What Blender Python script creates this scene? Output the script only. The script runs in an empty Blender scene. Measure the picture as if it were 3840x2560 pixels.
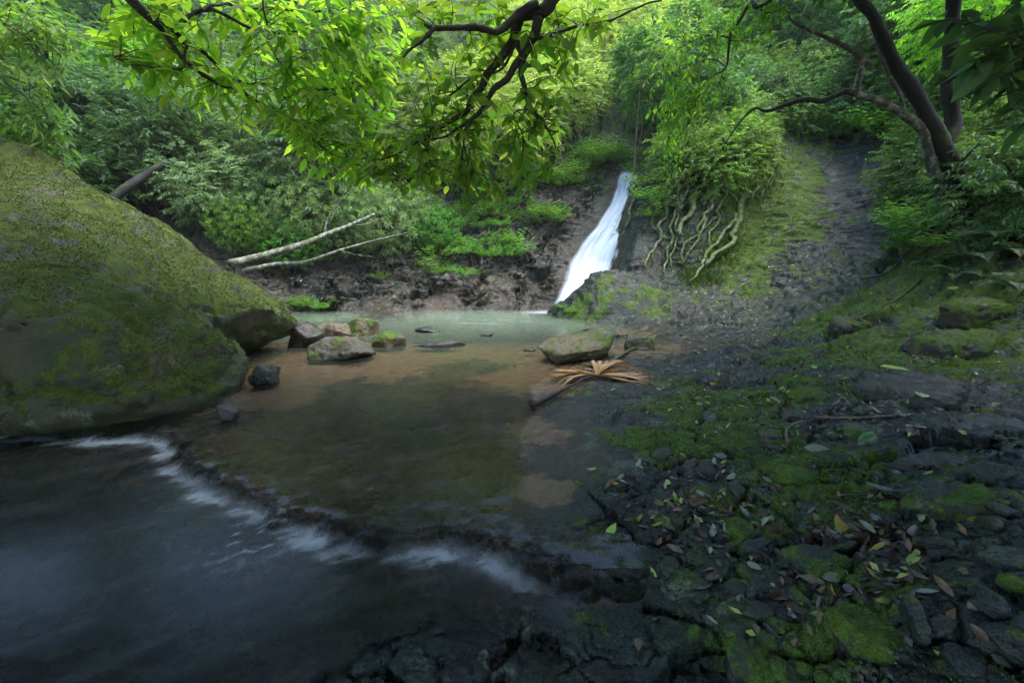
import bpy, bmesh, math, random
import numpy as np
from mathutils import Vector, Matrix

# ------------------------------------------------------------------ camera, sky, sun, exposure
scene = bpy.context.scene
COL = scene.collection
CAM_H, PITCH, FPX = 1.5, math.radians(11.5), 1100.0      # focal length in units of a 2352-wide frame
cam = bpy.data.cameras.new('camera'); camo = bpy.data.objects.new('camera', cam); COL.objects.link(camo)
cam.sensor_width = 36.0; cam.lens = 36.0 * FPX / 2352.0; cam.clip_start = 0.05; cam.clip_end = 400
camo.location = (0, 0, CAM_H); camo.rotation_euler = (math.radians(90) - PITCH, 0, 0)
scene.camera = camo

SUN_EL, SUN_AZ = math.radians(72), math.radians(104)      # azimuth: from +Y towards +X
world = bpy.data.worlds.new('World'); scene.world = world; world.use_nodes = True
wn = world.node_tree; wn.nodes.clear()
sky = wn.nodes.new('ShaderNodeTexSky'); sky.sky_type = 'NISHITA'; sky.sun_disc = False
sky.sun_elevation = SUN_EL; sky.sun_rotation = SUN_AZ; sky.air_density = 1.0; sky.dust_density = 1.0; sky.ozone_density = 1.0
bg = wn.nodes.new('ShaderNodeBackground'); bg.inputs[1].default_value = 0.15
wo = wn.nodes.new('ShaderNodeOutputWorld')
wn.links.new(sky.outputs[0], bg.inputs[0]); wn.links.new(bg.outputs[0], wo.inputs[0])
sd = bpy.data.lights.new('sun', 'SUN'); sd.energy = 1.5; sd.angle = math.radians(50); sd.color = (1.0, 0.97, 0.90)
so = bpy.data.objects.new('sun', sd); COL.objects.link(so)
sdir = Vector((math.sin(SUN_AZ) * math.cos(SUN_EL), math.cos(SUN_AZ) * math.cos(SUN_EL), math.sin(SUN_EL)))
so.rotation_euler = sdir.to_track_quat('Z', 'Y').to_euler(); so.location = (4, 6, 30)
vs = scene.view_settings; vs.view_transform = 'Standard'; vs.look = 'None'; vs.exposure = 2.5; vs.gamma = 1.0
vs.use_curve_mapping = False
cy = scene.cycles
cy.max_bounces = 7; cy.diffuse_bounces = 3; cy.glossy_bounces = 3; cy.transmission_bounces = 4; cy.transparent_max_bounces = 12
cy.caustics_reflective = False; cy.caustics_refractive = False
cy.use_denoising = True; cy.use_adaptive_sampling = True; cy.adaptive_threshold = 0.022
cy.sample_clamp_indirect = 6.0

# ------------------------------------------------------------------ pixel -> world helpers (frame units of 2352 x 1568)
cp, sp = math.cos(PITCH), math.sin(PITCH)
def rays(px, py):
    px = np.asarray(px, float); py = np.asarray(py, float)
    a = (px - 1176.0) / FPX; b = -(py - 784.0) / FPX
    return np.stack([a, cp + b * sp, -sp + b * cp], -1)
def at(px, py, Y):
    d = rays(px, py); t = Y / d[..., 1]
    return d * np.asarray(t)[..., None] + np.array([0, 0, CAM_H])
def onz(px, py, z):
    d = rays(px, py); t = (z - CAM_H) / d[..., 2]
    return d * np.asarray(t)[..., None] + np.array([0, 0, CAM_H])

# ------------------------------------------------------------------ noise
_rs = np.random.RandomState(7)
_perm = np.concatenate([_rs.permutation(512)] * 2)
_g3 = _rs.normal(size=(512, 3)); _g3 /= np.linalg.norm(_g3, axis=1)[:, None]
_g2 = _rs.normal(size=(512, 2)); _g2 /= np.linalg.norm(_g2, axis=1)[:, None]; _g2 *= 1.2
def perlin(P):
    P = np.asarray(P, float)
    if P.shape[1] == 2:
        I = np.floor(P).astype(np.int32); F = P - I; U = F * F * F * (F * (F * 6 - 15) + 10); out = 0
        for dx in (0, 1):
            wx = U[:, 0] if dx else 1 - U[:, 0]
            px_ = _perm[(I[:, 0] + dx) & 511]
            for dy in (0, 1):
                g = _g2[_perm[(px_ + I[:, 1] + dy) & 511]]
                out = out + wx * (U[:, 1] if dy else 1 - U[:, 1]) * (g[:, 0] * (F[:, 0] - dx) + g[:, 1] * (F[:, 1] - dy))
        return out
    I = np.floor(P).astype(int); F = P - I; U = F * F * F * (F * (F * 6 - 15) + 10)
    out = 0
    for dx in (0, 1):
        wx = U[:, 0] if dx else 1 - U[:, 0]
        for dy in (0, 1):
            wy = U[:, 1] if dy else 1 - U[:, 1]
            for dz in (0, 1):
                wz = U[:, 2] if dz else 1 - U[:, 2]
                h = _perm[(_perm[(_perm[(I[:, 0] + dx) & 511] + I[:, 1] + dy) & 511] + I[:, 2] + dz) & 511]
                g = _g3[h]
                out = out + wx * wy * wz * (g[:, 0] * (F[:, 0] - dx) + g[:, 1] * (F[:, 1] - dy) + g[:, 2] * (F[:, 2] - dz))
    return out
def fbm(P, octv=4, lac=2.1, gain=0.5):
    P = np.asarray(P, float); a = 1.0; s = 0
    for k in range(octv):
        s = s + a * perlin(P + 17.3 * k); P = P * lac; a *= gain
    return s
def p3(x, y, sx, sy=None, z=0.0):
    sy = sx if sy is None else sy
    return np.stack([x * sx + z * 13.7, y * sy + z * 7.3], -1)
def sstep(a, b, x):
    t = np.clip((x - a) / (b - a), 0, 1); return t * t * (3 - 2 * t)

# ------------------------------------------------------------------ terrain: control points seen in the valley, smooth surface through them
CT = []          # x, y, z, amp, moss, sand, soil, brown
def w(px, py, zs, z=None, amp=.006, moss=0, sand=0, soil=0, brown=.55):
    p = onz(px, py, zs); CT.append((p[0], p[1], zs if z is None else z, amp, moss, sand, soil, brown))
def hy(px, py, Y, amp=.03, moss=0, sand=0, soil=0, brown=.2):
    p = at(px, py, Y); CT.append((p[0], p[1], p[2], amp, moss, sand, soil, brown))
def raw(x, y, z, amp=.03, moss=0, sand=0, soil=0, brown=.2): CT.append((x, y, z, amp, moss, sand, soil, brown))
# pool bed
for a in ((800,728,-.4,.2),(1000,728,-.55,0),(1200,728,-.55,0),(1290,742,-.35,.1),(1000,757,-.22,.5),(1250,765,-.17,.7),(850,770,-.12,.8),(1000,742,-.38,.2),(1200,745,-.36,.2),(1100,770,-.15,.7),
          (1050,788,-.09,1),(1200,800,-.08,1),(900,815,-.06,.85),(1100,835,-.07,.3),(1190,850,-.05,.9),(700,850,-.06,1),(640,900,-.06,.9),
          (800,890,-.06,.25),(1480,772,-.05,.8),(1400,757,-.08,.6),(1540,796,-.03,.7),(1330,775,-.12,.9),(740,800,-.06,.9)):
    w(a[0], a[1], 0, a[2], sand=a[3], brown=.7)
# rock shelf under a film of water
for a in ((1000,905,-.022),(1150,950,-.018),(700,960,-.03),(900,1000,-.014),(1100,1100,-.01),(600,1050,-.014),(800,1150,-.014),
          (1000,1190,-.008),(1150,1170,-.004),(500,1000,-.02),(560,960,-.04)):
    w(a[0], a[1], 0, a[2], brown=1.0, sand=.12)
# sandy rim and right shore
for a in ((1250,880,.006,.9),(1232,980,.006,.8),(1250,1130,.008,.95),(1300,960,.02,.1),(1310,1080,.025,.0),(1290,1230,.01,.1),(1350,850,.02,.3),(1460,806,.012,.7)):
    w(a[0], a[1], 0, a[2], sand=a[3], brown=.5)
for a in ((700,712),(850,715),(1000,712),(1150,711),(1255,708)): w(a[0], a[1], 0, 0, amp=.02, brown=.6)
for a in ((1400,741),(1520,777),(1600,795)): w(a[0], a[1], 0, .035, amp=.015, brown=.2)
# right bank, near
for a in ((1400,950,.05,.15),(1500,1000,.08,.8),(1450,900,.06,.25),(1600,930,.13,.9),(1700,860,.16,.2),(1600,830,.1,0),(1650,760,.13,0),(1750,800,.17,.1),
          (1500,1150,.06,.1),(1400,1150,.04,0),(1620,1010,.14,.9),(1700,1100,.13,.55),(1500,1280,.0,0),(1400,1230,.01,0),(1350,1300,-.03,0),(1580,1370,.02,.1),
          (1650,1300,.06,.4),(1800,1200,.13,.9),(1820,1060,.2,.9),(1900,1320,.12,.4),(1850,1250,.1,.3),(1700,1450,.02,.6),(1560,1450,-.05,.5),(1500,1540,-.06,.2),
          (1900,1530,.06,.5),(2000,1400,.14,.5),(2200,1500,.2,.45),(2352,1350,.3,.3),(2100,1250,.2,.1),(2300,1180,.36,.2),(2080,1060,.27,.6),(1920,1050,.2,.7),
          (2250,1000,.33,0),(2352,1010,.36,0),(2100,950,.28,.1),(1980,1020,.22,.1),(1200,1500,-.07,0),(1000,1480,-.075,0),(1350,1480,-.06,.1),(800,1560,-.085,0)):
    w(a[0], a[1], a[2], amp=.03, moss=a[3], brown=.1)
for a in ((1850,890,3.95,.8),(1930,860,4.05,.4),(2100,880,3.95,.1),(2230,930,3.7,.05),(1850,755,7,.9),(1930,720,6.8,1),(2000,690,6.5,.9),(2100,645,6.5,.8),(2200,610,6.2,.6),(2352,645,5.3,.8),
          (2352,740,4.8,.6),(2000,790,5.2,.9),(2250,830,4.45,.6),(2120,810,4.6,.8),(2200,690,5.6,.7),(2100,720,5.7,.6),(1800,800,5.9,.7),(1900,830,4.8,.7)):
    hy(*a[:3], amp=.045, moss=a[3], brown=.05)
# the big rock slope right of the fall
for a in ((1600,740,8.2,.1),(1700,700,9,.25),(1700,650,9.8,.7),(1700,600,10.3,.95),(1850,600,9.7,.3),(1850,680,8.6,.15),(1800,740,7.6,.2),(1950,640,8.5,.2),
          (2000,550,9.3,0),(1850,500,10.6,.75),(1850,400,11.6,.8),(1800,460,11.1,.9),(2000,430,10.5,0),(1900,330,12.3,.5),(2080,420,9.8,.1),(2080,520,8.8,.2),(1740,540,10.9,.9),(1650,560,10.8,.6),(1600,640,10,.3),
          (1950,400,11.3,.1),(1920,520,10.2,.3)):
    hy(*a[:3], amp=.03, moss=a[3], brown=.05)
for a in ((1600,500,11,.3),(1550,560,10.8,.1),(1500,600,10.7,0),(1450,560,10.95,0),(1500,450,11.5,.3),(1550,300,12.5,.5),(1700,350,12.1,.6),(1780,290,12.6,.6)):
    hy(*a[:3], amp=.05, moss=a[3], brown=.1)
# dome of rock in front of the foot of the fall, gully behind it
for a in ((1420,630,10.0,.3),(1350,640,10.2,.1),(1298,688,10.3,.2),(1380,660,9.7,.5),(1500,680,9.3,.6),(1400,700,9.25,.75),(1330,715,9.6,.8),(1480,640,10.1,.2)):
    hy(*a[:3], amp=.03, moss=a[3], brown=.1)
for a in ((1370,668,10.85),(1330,694,10.75),(1420,650,11.0)): hy(*a, amp=.03, brown=.4)
# under and beside the fall
for a in ((1450,398,14.1),(1428,450,13.5),(1400,520,12.8),(1360,590,12.1),(1320,650,11.45),(1283,704,10.95),(1400,640,11.5)):
    hy(*a[:3], amp=.045, brown=.5)
# stepped rock shelf across the pool
for a in ((1300,450,14.0),(1200,452,14.2),(1255,532,13.0),(1150,480,13.8),(1250,552,12.6),(1200,600,12.1),(1250,640,11.6),(1100,600,12.2),(1000,650,11.55),(850,660,11.5),
          (750,680,11.2),(1100,660,11.45),(1000,560,12.9),(850,590,12.4),(700,620,11.9),(700,560,12.7),(850,520,13.5),(600,600,12.0),(1200,680,11.2),(950,690,11.1)):
    hy(*a[:3], amp=.09, brown=.34, soil=.03)
for a in ((500,500,13.2),(400,540,12.3),(350,470,13.8),(250,450,14)): hy(*a[:3], amp=.09, brown=.3, soil=.3)
# hillside
for a in ((1350,420,14.4),(1400,370,15.0),(1250,400,15),(1400,325,15.7),(1480,340,15.2),(1400,250,16.5),(1490,250,16.2)): hy(*a[:3], amp=.1, soil=.1, moss=.5, brown=.1)
for a in ((1350,200,17.5),(1400,100,19.5),(1450,0,22),(1100,400,15.3),(1100,250,17.5),(1000,100,20),(1100,0,23),(800,400,15.4),(700,250,17.5),(700,100,20),
          (600,0,22.5),(400,430,14.6),(350,350,16),(300,200,18.5),(200,0,21),(100,350,15),(0,250,16),(0,100,19),(-300,300,14),(-300,0,18),
          (1600,200,15),(1600,80,18),(1650,0,20),(1800,150,15),(1850,0,17.5),(1950,250,12.8),(2000,100,13.5),(2050,0,15),(2150,330,9.8),(2150,200,11),(2250,100,11.5),
          (2352,0,12),(2352,200,9),(2352,350,7.8),(2250,400,8),(2190,515,7.2),(2300,520,6.6),(2352,565,6),(2600,300,7),(2600,560,5),(2700,0,10)):
    hy(*a[:3], amp=.16, soil=.9, moss=.3)
hy(2600, 900, 3.6, moss=.5)
for a in ((-6,5,-.15),(-8,8,.2),(-10,4,.2),(-4,4,-.15),(-4,9,-.1),(-7,2.6,.0),(-8,0,.3),(0,-3,0.1),(4,-3,.5),(-5,-3,.1),(6,1.5,1.0),(8,-1,1.4),(1.5,.3,.05),(3,.5,.3),(0,.4,-.06),(-2,.5,-.15),(-3,10,.0)):
    raw(*a)
CT = np.array(CT); NC = len(CT)
def _phi(r2): return -np.sqrt(r2 + 0.12)
_d2 = ((CT[:, None, :2] - CT[None, :, :2]) ** 2).sum(-1)
_A = np.zeros((NC + 3, NC + 3)); _A[:NC, :NC] = _phi(_d2) + np.eye(NC) * 0.015
_A[:NC, NC] = 1; _A[:NC, NC + 1:] = CT[:, :2]; _A[NC, :NC] = 1; _A[NC + 1:, :NC] = CT[:, :2].T
_co = np.linalg.solve(_A, np.concatenate([CT[:, 2], np.zeros(3)]))
def base_and_attr(x, y, attr=True):
    z = np.empty_like(x); at_ = np.empty((len(x), 5))
    for i in range(0, len(x), 20000):
        s = slice(i, i + 20000)
        d2 = (x[s, None] - CT[None, :, 0]) ** 2 + (y[s, None] - CT[None, :, 1]) ** 2
        z[s] = _phi(d2) @ _co[:NC] + _co[NC] + _co[NC + 1] * x[s] + _co[NC + 2] * y[s]
        if attr:
            wt = 1.0 / (d2 + 0.003) ** 2
            at_[s] = (wt @ CT[:, 3:]) / wt.sum(1)[:, None]
    return z, at_
# lower pool: everything downstream of the ledge
ZLOW = -0.065
_poly = [(-900,1010),(0,985),(200,1005),(330,1000),(400,1005),(420,1030),(430,1065),(480,1100),(510,1125),(570,1140),(625,1160),(640,1172),(670,1190),(760,1215),(800,1235),
         (860,1240),(930,1252),(1050,1242),(1130,1250),(1180,1290),(1280,1315),(1370,1345),(1500,1380),(1400,1425),(1200,1425),(1000,1425),(900,1445),(750,1530),(600,1620),(300,1800),(-900,1900)]
NLEDGE = 22
POLY = np.array([onz(a, b, -.06)[:2] for a, b in _poly])
def sdist(x, y):
    """signed distance to the lower pool's outline (positive inside) and the index of the nearest edge"""
    n = len(POLY); best = np.full(len(x), 1e9); bi = np.zeros(len(x), int); ins = np.zeros(len(x), bool)
    for i in range(n):
        a = POLY[i]; b = POLY[(i + 1) % n]; e = b - a
        t = np.clip(((x - a[0]) * e[0] + (y - a[1]) * e[1]) / (e @ e), 0, 1)
        d = (x - a[0] - t * e[0]) ** 2 + (y - a[1] - t * e[1]) ** 2
        m = d < best; best[m] = d[m]; bi[m] = i
        c = ((a[1] > y) != (b[1] > y)) & (x < (b[0] - a[0]) * (y - a[1]) / (b[1] - a[1] + 1e-12) + a[0])
        ins ^= c
    return np.where(ins, 1, -1) * np.sqrt(best), bi
def ledge_wobble(x, y): return 0.05 * fbm(p3(x, y, 4.0), 3) + .03 * fbm(p3(x, y, 15.0), 2)
def terrain(x, y, full=False):
    x = np.asarray(x, float).ravel(); y = np.asarray(y, float).ravel()
    z, A = base_and_attr(x, y)
    amp = A[:, 0]
    near = (y < 5.5)
    # detail: layered, tilted strata and lumps
    dist = np.hypot(x, y)
    n1 = fbm(p3(x, y, 1.1), 4); n2 = fbm(p3(x, y, 4.5, 6.5, 3.1), 4)
    n3 = fbm(p3(x, y, 2.3, 3.4, 5.5), 4); n4 = fbm(p3(x, y, .55, .8, 2.2), 3)
    st = np.clip(amp * .8, .010, .11)
    tilt = .45 * z + (.10 * x + .16 * y) * sstep(.008, .03, amp) + .45 * n4 * (st / .03) * .05 + amp * 3.2 * n1 + amp * 1.6 * n3
    fr = tilt / st; fl = np.floor(fr); ff = fr - fl
    terr = (sstep(.70, 1.0, ff) - ff) * st
    tw = sstep(.012, .03, amp) * sstep(-.22, .25, n3 + .4 * n2) * (1 - .5 * sstep(.12, .2, amp))
    z2 = z + amp * (1.0 * n1 + .35 * n2 + .5 * n3) * sstep(.004, .03, amp + .002) + terr * tw * 1.25
    z2 += 0.0035 * fbm(p3(x, y, 16, 22, 9.), 3) * (1 + 45 * np.clip(amp - .012, 0, .02))
    s = np.full(len(x), -9.0); bi = np.zeros(len(x), int)
    k = (y < 4.6) & (x < 1.6)
    if k.any():
        s[k], bi[k] = sdist(x[k], y[k]); s[k] += ledge_wobble(x[k], y[k])
        z2 = z2 + np.where((s < 0) & (s > -.4) & (bi < NLEDGE), .030 * np.maximum(fbm(p3(x, y, 9, 12, 2.), 3), -.1) * sstep(-.4, -.08, s), 0)[:len(z2)]
        wid = np.where(bi < NLEDGE, np.where(bi >= 17, .16, .07), .30)
        t = sstep(-.25, 1.0, s / wid) * (s > -wid)
        bed = ZLOW - .03 - .32 * sstep(0.03, 1.1, s); bed = np.where(x > -.35, bed + sstep(-.35, 0, x) * (ZLOW - .014 - .05 * np.clip(s, 0, 1) - bed), bed)
        z2 = np.where(t > 0, z2 * (1 - t) + np.minimum(bed, z2) * t, z2)
    return (z2, A, s, bi) if full else z2
GRID = None
def ground_z(x, y):
    x = np.asarray(x, float).ravel(); y = np.asarray(y, float).ravel()
    if GRID is None: return terrain(x, y)
    Z, dth, rad = GRID
    u = np.clip((np.arctan2(x, y) + math.radians(65)) / dth, 0, Z.shape[0] - 1.001); v = np.clip(np.interp(np.hypot(x, y), rad, np.arange(len(rad))), 0, Z.shape[1] - 1.001)
    i = u.astype(int); j = v.astype(int); a = u - i; b = v - j
    return Z[i, j] * (1 - a) * (1 - b) + Z[i + 1, j] * a * (1 - b) + Z[i, j + 1] * (1 - a) * b + Z[i + 1, j + 1] * a * b
def hits(px, py, near=0.8, far=40, n=420):
    if BVH is not None and near < 5: return hits_bvh(px, py)
    px = np.atleast_1d(np.asarray(px, float)); py = np.atleast_1d(np.asarray(py, float))
    d = rays(px, py); d = d / d[:, 1:2]
    Y = np.geomspace(near, far, n)
    P = d[:, None, :] * Y[None, :, None] + np.array([0, 0, CAM_H])
    h = ground_z(P[..., 0], P[..., 1]).reshape(len(px), n)
    below = P[..., 2] < h
    i = np.argmax(below, 1); i[~below.any(1)] = n - 1; i = np.maximum(i, 1)
    r = np.arange(len(px))
    a = P[r, i - 1, 2] - h[r, i - 1]; b = h[r, i] - P[r, i, 2]
    t = np.clip(a / (a + b + 1e-9), 0, 1)[:, None]
    return P[r, i - 1] * (1 - t) + P[r, i] * t
BVH = None
def hits_bvh(px, py):
    d = rays(np.atleast_1d(np.asarray(px, float)), np.atleast_1d(np.asarray(py, float))); o = Vector((0, 0, CAM_H)); out = np.empty((len(d), 3))
    for i, v in enumerate(d):
        h = BVH.ray_cast(o, Vector(v).normalized(), 80)
        out[i] = h[0] if h[0] is not None else v / v[1] * 33 + np.array([0, 0, CAM_H])
    return out
def hit(px, py): return hits([px], [py])[0]
def normals_at(P, e=.06):
    if BVH is not None:
        nn = np.array([tuple(BVH.find_nearest(Vector(p))[1]) for p in P]); return nn * np.sign(nn[:, 2:3] + 1e-9)
    x, y = P[:, 0], P[:, 1]
    zx = (ground_z(x + e, y) - ground_z(x - e, y)) / (2 * e); zy = (ground_z(x, y + e) - ground_z(x, y - e)) / (2 * e)
    n = np.stack([-zx, -zy, np.ones_like(zx)], -1); return n / np.linalg.norm(n, axis=1)[:, None]

def worley(x, y):
    I = np.floor(x).astype(int); J = np.floor(y).astype(int); f1 = np.full(len(x), 9.0); f2 = np.full(len(x), 9.0); cid = np.zeros(len(x), int); cx = np.zeros(len(x)); cy_ = np.zeros(len(x))
    for di in (-1, 0, 1):
        for dj in (-1, 0, 1):
            h = _perm[(_perm[(I + di) & 511] + J + dj) & 511]; px_ = I + di + .1 + .8 * ((h * 37) % 512) / 512.0; py_ = J + dj + .1 + .8 * ((h * 91 + 13) % 512) / 512.0
            d = np.hypot(x - px_, y - py_); m = d < f1; f2 = np.where(m, f1, np.minimum(f2, d)); cid = np.where(m, h, cid); cx = np.where(m, px_, cx); cy_ = np.where(m, py_, cy_); f1 = np.where(m, d, f1)
    return f1, f2, cid, x - cx, y - cy_
def plates(x, y, size, amp):
    """fractured bedrock: cells with their own level and tilt, cracks between them"""
    wx = x + .35 * size * fbm(p3(x, y, .9 / size), 3); wy = y + .35 * size * fbm(p3(x, y, .9 / size, z=3.), 3)
    f1, f2, c, dx, dy = worley(wx / (size * 1.5), wy / size); r1 = c / 512.0; r2 = (c * 53 % 512) / 512.0; r3 = (c * 29 % 512) / 512.0
    return amp * ((r1 - .5) * 1.5 + (r2 - .5) * dx * 1.6 + (r3 - .65) * dy * 1.6 - .9 * (1 - sstep(0, .10, f2 - f1)))
def relief(P, Nn, A, dist):
    x, y, z = P.T; amp = A[:, 0]; bank = sstep(.02, .03, amp) * (1 - sstep(.055, .085, amp)); wall = sstep(.055, .09, amp)
    d = bank * (plates(x, y, .50, .050) + plates(x, y, .17, .018)) * sstep(14, 9, dist)
    d = d + bank * .022 * fbm(np.stack([x * 1.6, y * 1.6, z * 6], -1), 3)
    q3 = np.stack([x * .5, y * .5, z * 1.2], -1); warp = .38 * fbm(q3, 4)
    dip = .5 * sstep(-2.4, .2, x) * (x + 1.6); q = (z - dip + warp) / .30; fl = np.floor(q); ff = q - fl; hsh = np.abs(np.sin(fl * 12.9898) * 43758.5) % 1.0; cut = .45 + .45 * hsh
    bed = (hsh - .5) * .10 + .13 * sstep(0, 1, ff / cut) * (ff < cut) - .02 * (ff >= cut)
    jn = fbm(np.stack([x * 2.6, y * 2.6, z * .8], -1), 3); bed = bed * (.6 + .9 * sstep(-.2, .3, jn)) - .10 * sstep(.80, 1., 1 - np.abs(jn) * 5)
    bed = bed + .12 * fbm(np.stack([x * 1.1, y * 1.1, z * 1.8], -1), 4) + .035 * fbm(np.stack([x * 7, y * 7, z * 11], -1), 3)
    q5 = (z - dip * 1.2 + warp * 1.4) / .12; f5 = q5 - np.floor(q5); bed = bed + (.06 * sstep(0, .7, f5) - .06 * sstep(.74, .95, f5)) * sstep(-.1, .25, fbm(np.stack([x * 1.9, y * 1.9, z * 2.5 + 4], -1), 3))
    slope = bank * (dist > 6.5)
    qs = (z - .10 * x + .26 * fbm(q3 * 2.6, 4)) / .13; fs = qs - np.floor(qs); pat = sstep(-.15, .2, fbm(np.stack([x * 1.7, y * 1.7, z * 3], -1), 3)); d = d + slope * (.055 * sstep(0, .8, fs) - .055 * sstep(.84, 1, fs)) * pat + slope * .02 * fbm(np.stack([x * 6, y * 6, z * 16], -1), 3)
    return d + wall * bed * sstep(26, 18, dist)

# ------------------------------------------------------------------ mesh helpers
def mesh_np(name, V, F, mat=None, smooth=True, attrs=None, cols=None):
    """V (n,3); F: array (m,3|4) or a list of such arrays"""
    if not isinstance(F, (list, tuple)): F = [F]
    F = [np.asarray(f, dtype=np.int32) for f in F if len(f)]
    me = bpy.data.meshes.new(name)
    me.vertices.add(len(V)); me.vertices.foreach_set('co', np.asarray(V, np.float32).ravel())
    idx = np.concatenate([f.ravel() for f in F]); tot = np.concatenate([np.full(len(f), f.shape[1], np.int32) for f in F])
    st = np.concatenate([[0], np.cumsum(tot)[:-1]]).astype(np.int32)
    me.loops.add(len(idx)); me.loops.foreach_set('vertex_index', idx)
    me.polygons.add(len(tot)); me.polygons.foreach_set('loop_start', st)
    if smooth: me.polygons.foreach_set('use_smooth', np.ones(len(tot), bool))
    for k, a in (attrs or {}).items():
        at_ = me.attributes.new(k, 'FLOAT', 'POINT'); at_.data.foreach_set('value', np.asarray(a, np.float32))
    for k, a in (cols or {}).items():
        at_ = me.attributes.new(k, 'FLOAT_COLOR', 'POINT'); at_.data.foreach_set('color', np.asarray(a, np.float32).ravel())
    me.update(calc_edges=True)
    if mat: me.materials.append(mat)
    return me
def link(name, me, parent=None, kind=None, label=None, cat=None, group=None, loc=None, rot=None, scl=None):
    o = bpy.data.objects.new(name, me); COL.objects.link(o)
    if parent: o.parent = parent
    if kind: o['kind'] = kind
    if label: o['label'] = label
    if cat: o['category'] = cat
    if group: o['group'] = group
    if loc is not None: o.location = tuple(loc)
    if rot is not None: o.rotation_euler = tuple(rot)
    if scl is not None: o.scale = (scl,) * 3 if np.isscalar(scl) else tuple(scl)
    return o
def grid_faces(nu, nv):
    i = np.arange(nu * nv).reshape(nu, nv)
    return np.stack([i[:-1, :-1], i[1:, :-1], i[1:, 1:], i[:-1, 1:]], -1).reshape(-1, 4)
def smooth_path(pts, n):
    P = np.array(pts, float)
    if len(P) < 3:
        t = np.linspace(0, 1, n)[:, None]; return P[0] * (1 - t) + P[-1] * t
    E = np.vstack([2 * P[0] - P[1], P, 2 * P[-1] - P[-2]]); out = []
    for t in np.linspace(0, len(P) - 1 - 1e-6, n):
        i = int(t); u = t - i; a, b, c, d = E[i], E[i + 1], E[i + 2], E[i + 3]
        out.append(.5 * (2 * b + (c - a) * u + (2 * a - 5 * b + 4 * c - d) * u * u + (3 * b - a - 3 * c + d) * u ** 3))
    return np.array(out)
class MB:
    """collects vertices and faces (and a per-vertex random value) for one mesh"""
    def __init__(s): s.V = []; s.F3 = []; s.F4 = []; s.R = []; s.n = 0
    def add(s, V, F3=None, F4=None, r=None):
        V = np.asarray(V, float); s.V.append(V)
        if F3 is not None and len(F3): s.F3.append(np.asarray(F3) + s.n)
        if F4 is not None and len(F4): s.F4.append(np.asarray(F4) + s.n)
        s.R.append(np.full(len(V), .5) if r is None else np.broadcast_to(r, (len(V),)).astype(float)); s.n += len(V)
    def tube(s, pts, r0, r1=None, k=6, n=None, wob=0.0, seed=0, caps=True, prof=None):
        n = n or max(3, len(pts) * 3); P = smooth_path(pts, n); r1 = r0 if r1 is None else r1
        t = np.linspace(0, 1, n); R = r0 + (r1 - r0) * t
        if prof is not None: R = np.interp(t, np.linspace(0, 1, len(prof)), prof)
        T = np.gradient(P, axis=0); T /= np.linalg.norm(T, axis=1)[:, None] + 1e-9
        up = np.array([0, 0, 1.0]); 
        if abs(T[0] @ up) > .9: up = np.array([1.0, 0, 0])
        S = np.empty_like(T); u = up
        for i in range(n):
            u = u - (u @ T[i]) * T[i]; u /= np.linalg.norm(u) + 1e-9; S[i] = u
        B = np.cross(T, S); an = np.arange(k) * 2 * math.pi / k
        ring = np.cos(an)[None, :, None] * S[:, None, :] + np.sin(an)[None, :, None] * B[:, None, :]
        RR = R[:, None] * np.ones((1, k))
        if wob:
            Q = (P[:, None, :] + ring * R[:, None, None])
            RR = RR * (1 + wob * fbm(Q.reshape(-1, 3) * (1.2 / max(R.mean(), .004)) * .35 + seed, 3).reshape(n, k))
        V = P[:, None, :] + ring * RR[..., None]
        i = np.arange(n * k).reshape(n, k); j = np.roll(i, -1, 1)
        f = np.stack([i[:-1], j[:-1], j[1:], i[1:]], -1).reshape(-1, 4)
        V = V.reshape(-1, 3); F3 = []
        if caps:
            V = np.vstack([V, P[0] - T[0] * R[0] * .3, P[-1] + T[-1] * R[-1] * .6]); c0 = n * k
            F3 = [(i[0][a], c0, j[0][a]) for a in range(k)] + [(i[-1][a], j[-1][a], c0 + 1) for a in range(k)]
        s.add(V, F3, f)
    def leaves(s, P, D, N, L, W, droop=.12, fine=False, r=None, rng=None):
        """leaf blades: bases P, directions D, approximate normals N"""
        P = np.asarray(P, float); n = len(P)
        D = D / (np.linalg.norm(D, axis=1)[:, None] + 1e-9)
        S = np.cross(D, N); S /= np.linalg.norm(S, axis=1)[:, None] + 1e-9; N = np.cross(S, D)
        L = np.broadcast_to(L, (n,))[:, None]; W = np.broadcast_to(W, (n,))[:, None]
        r = np.random.rand(n) if r is None else r
        if not fine:
            a = P; t = P + D * L - N * L * droop
            l = P + D * L * .42 + S * W * .5 + N * W * .16; q = P + D * L * .42 - S * W * .5 + N * W * .16
            V = np.stack([a, l, t, q], 1).reshape(-1, 3); b = np.arange(n) * 4
            s.add(V, np.concatenate([np.stack([b, b + 2, b + 1], -1), np.stack([b, b + 3, b + 2], -1)]), None, np.repeat(r, 4))
        else:
            V, F3, F4 = leaf_shape()
            X = V[:, 0][None, :, None]; Y = V[:, 1][None, :, None]; Z = V[:, 2][None, :, None]
            dz = -droop * X ** 2
            Q = P[:, None, :] + D[:, None, :] * (X * L[:, None, :]) + S[:, None, :] * (Y * W[:, None, :]) + N[:, None, :] * (Z * W[:, None, :] + dz * L[:, None, :])
            m = len(V); b = (np.arange(n) * m)[:, None, None]
            s.add(Q.reshape(-1, 3), (F3[None] + b).reshape(-1, 3), (F4[None] + b).reshape(-1, 4), np.repeat(r, m))
    def mesh(s, name, mat, smooth=True):
        V = np.vstack(s.V); F = []
        if s.F3: F.append(np.vstack(s.F3))
        if s.F4: F.append(np.vstack(s.F4))
        return mesh_np(name, V, F, mat, smooth, {'rnd': np.concatenate(s.R)})
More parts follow.
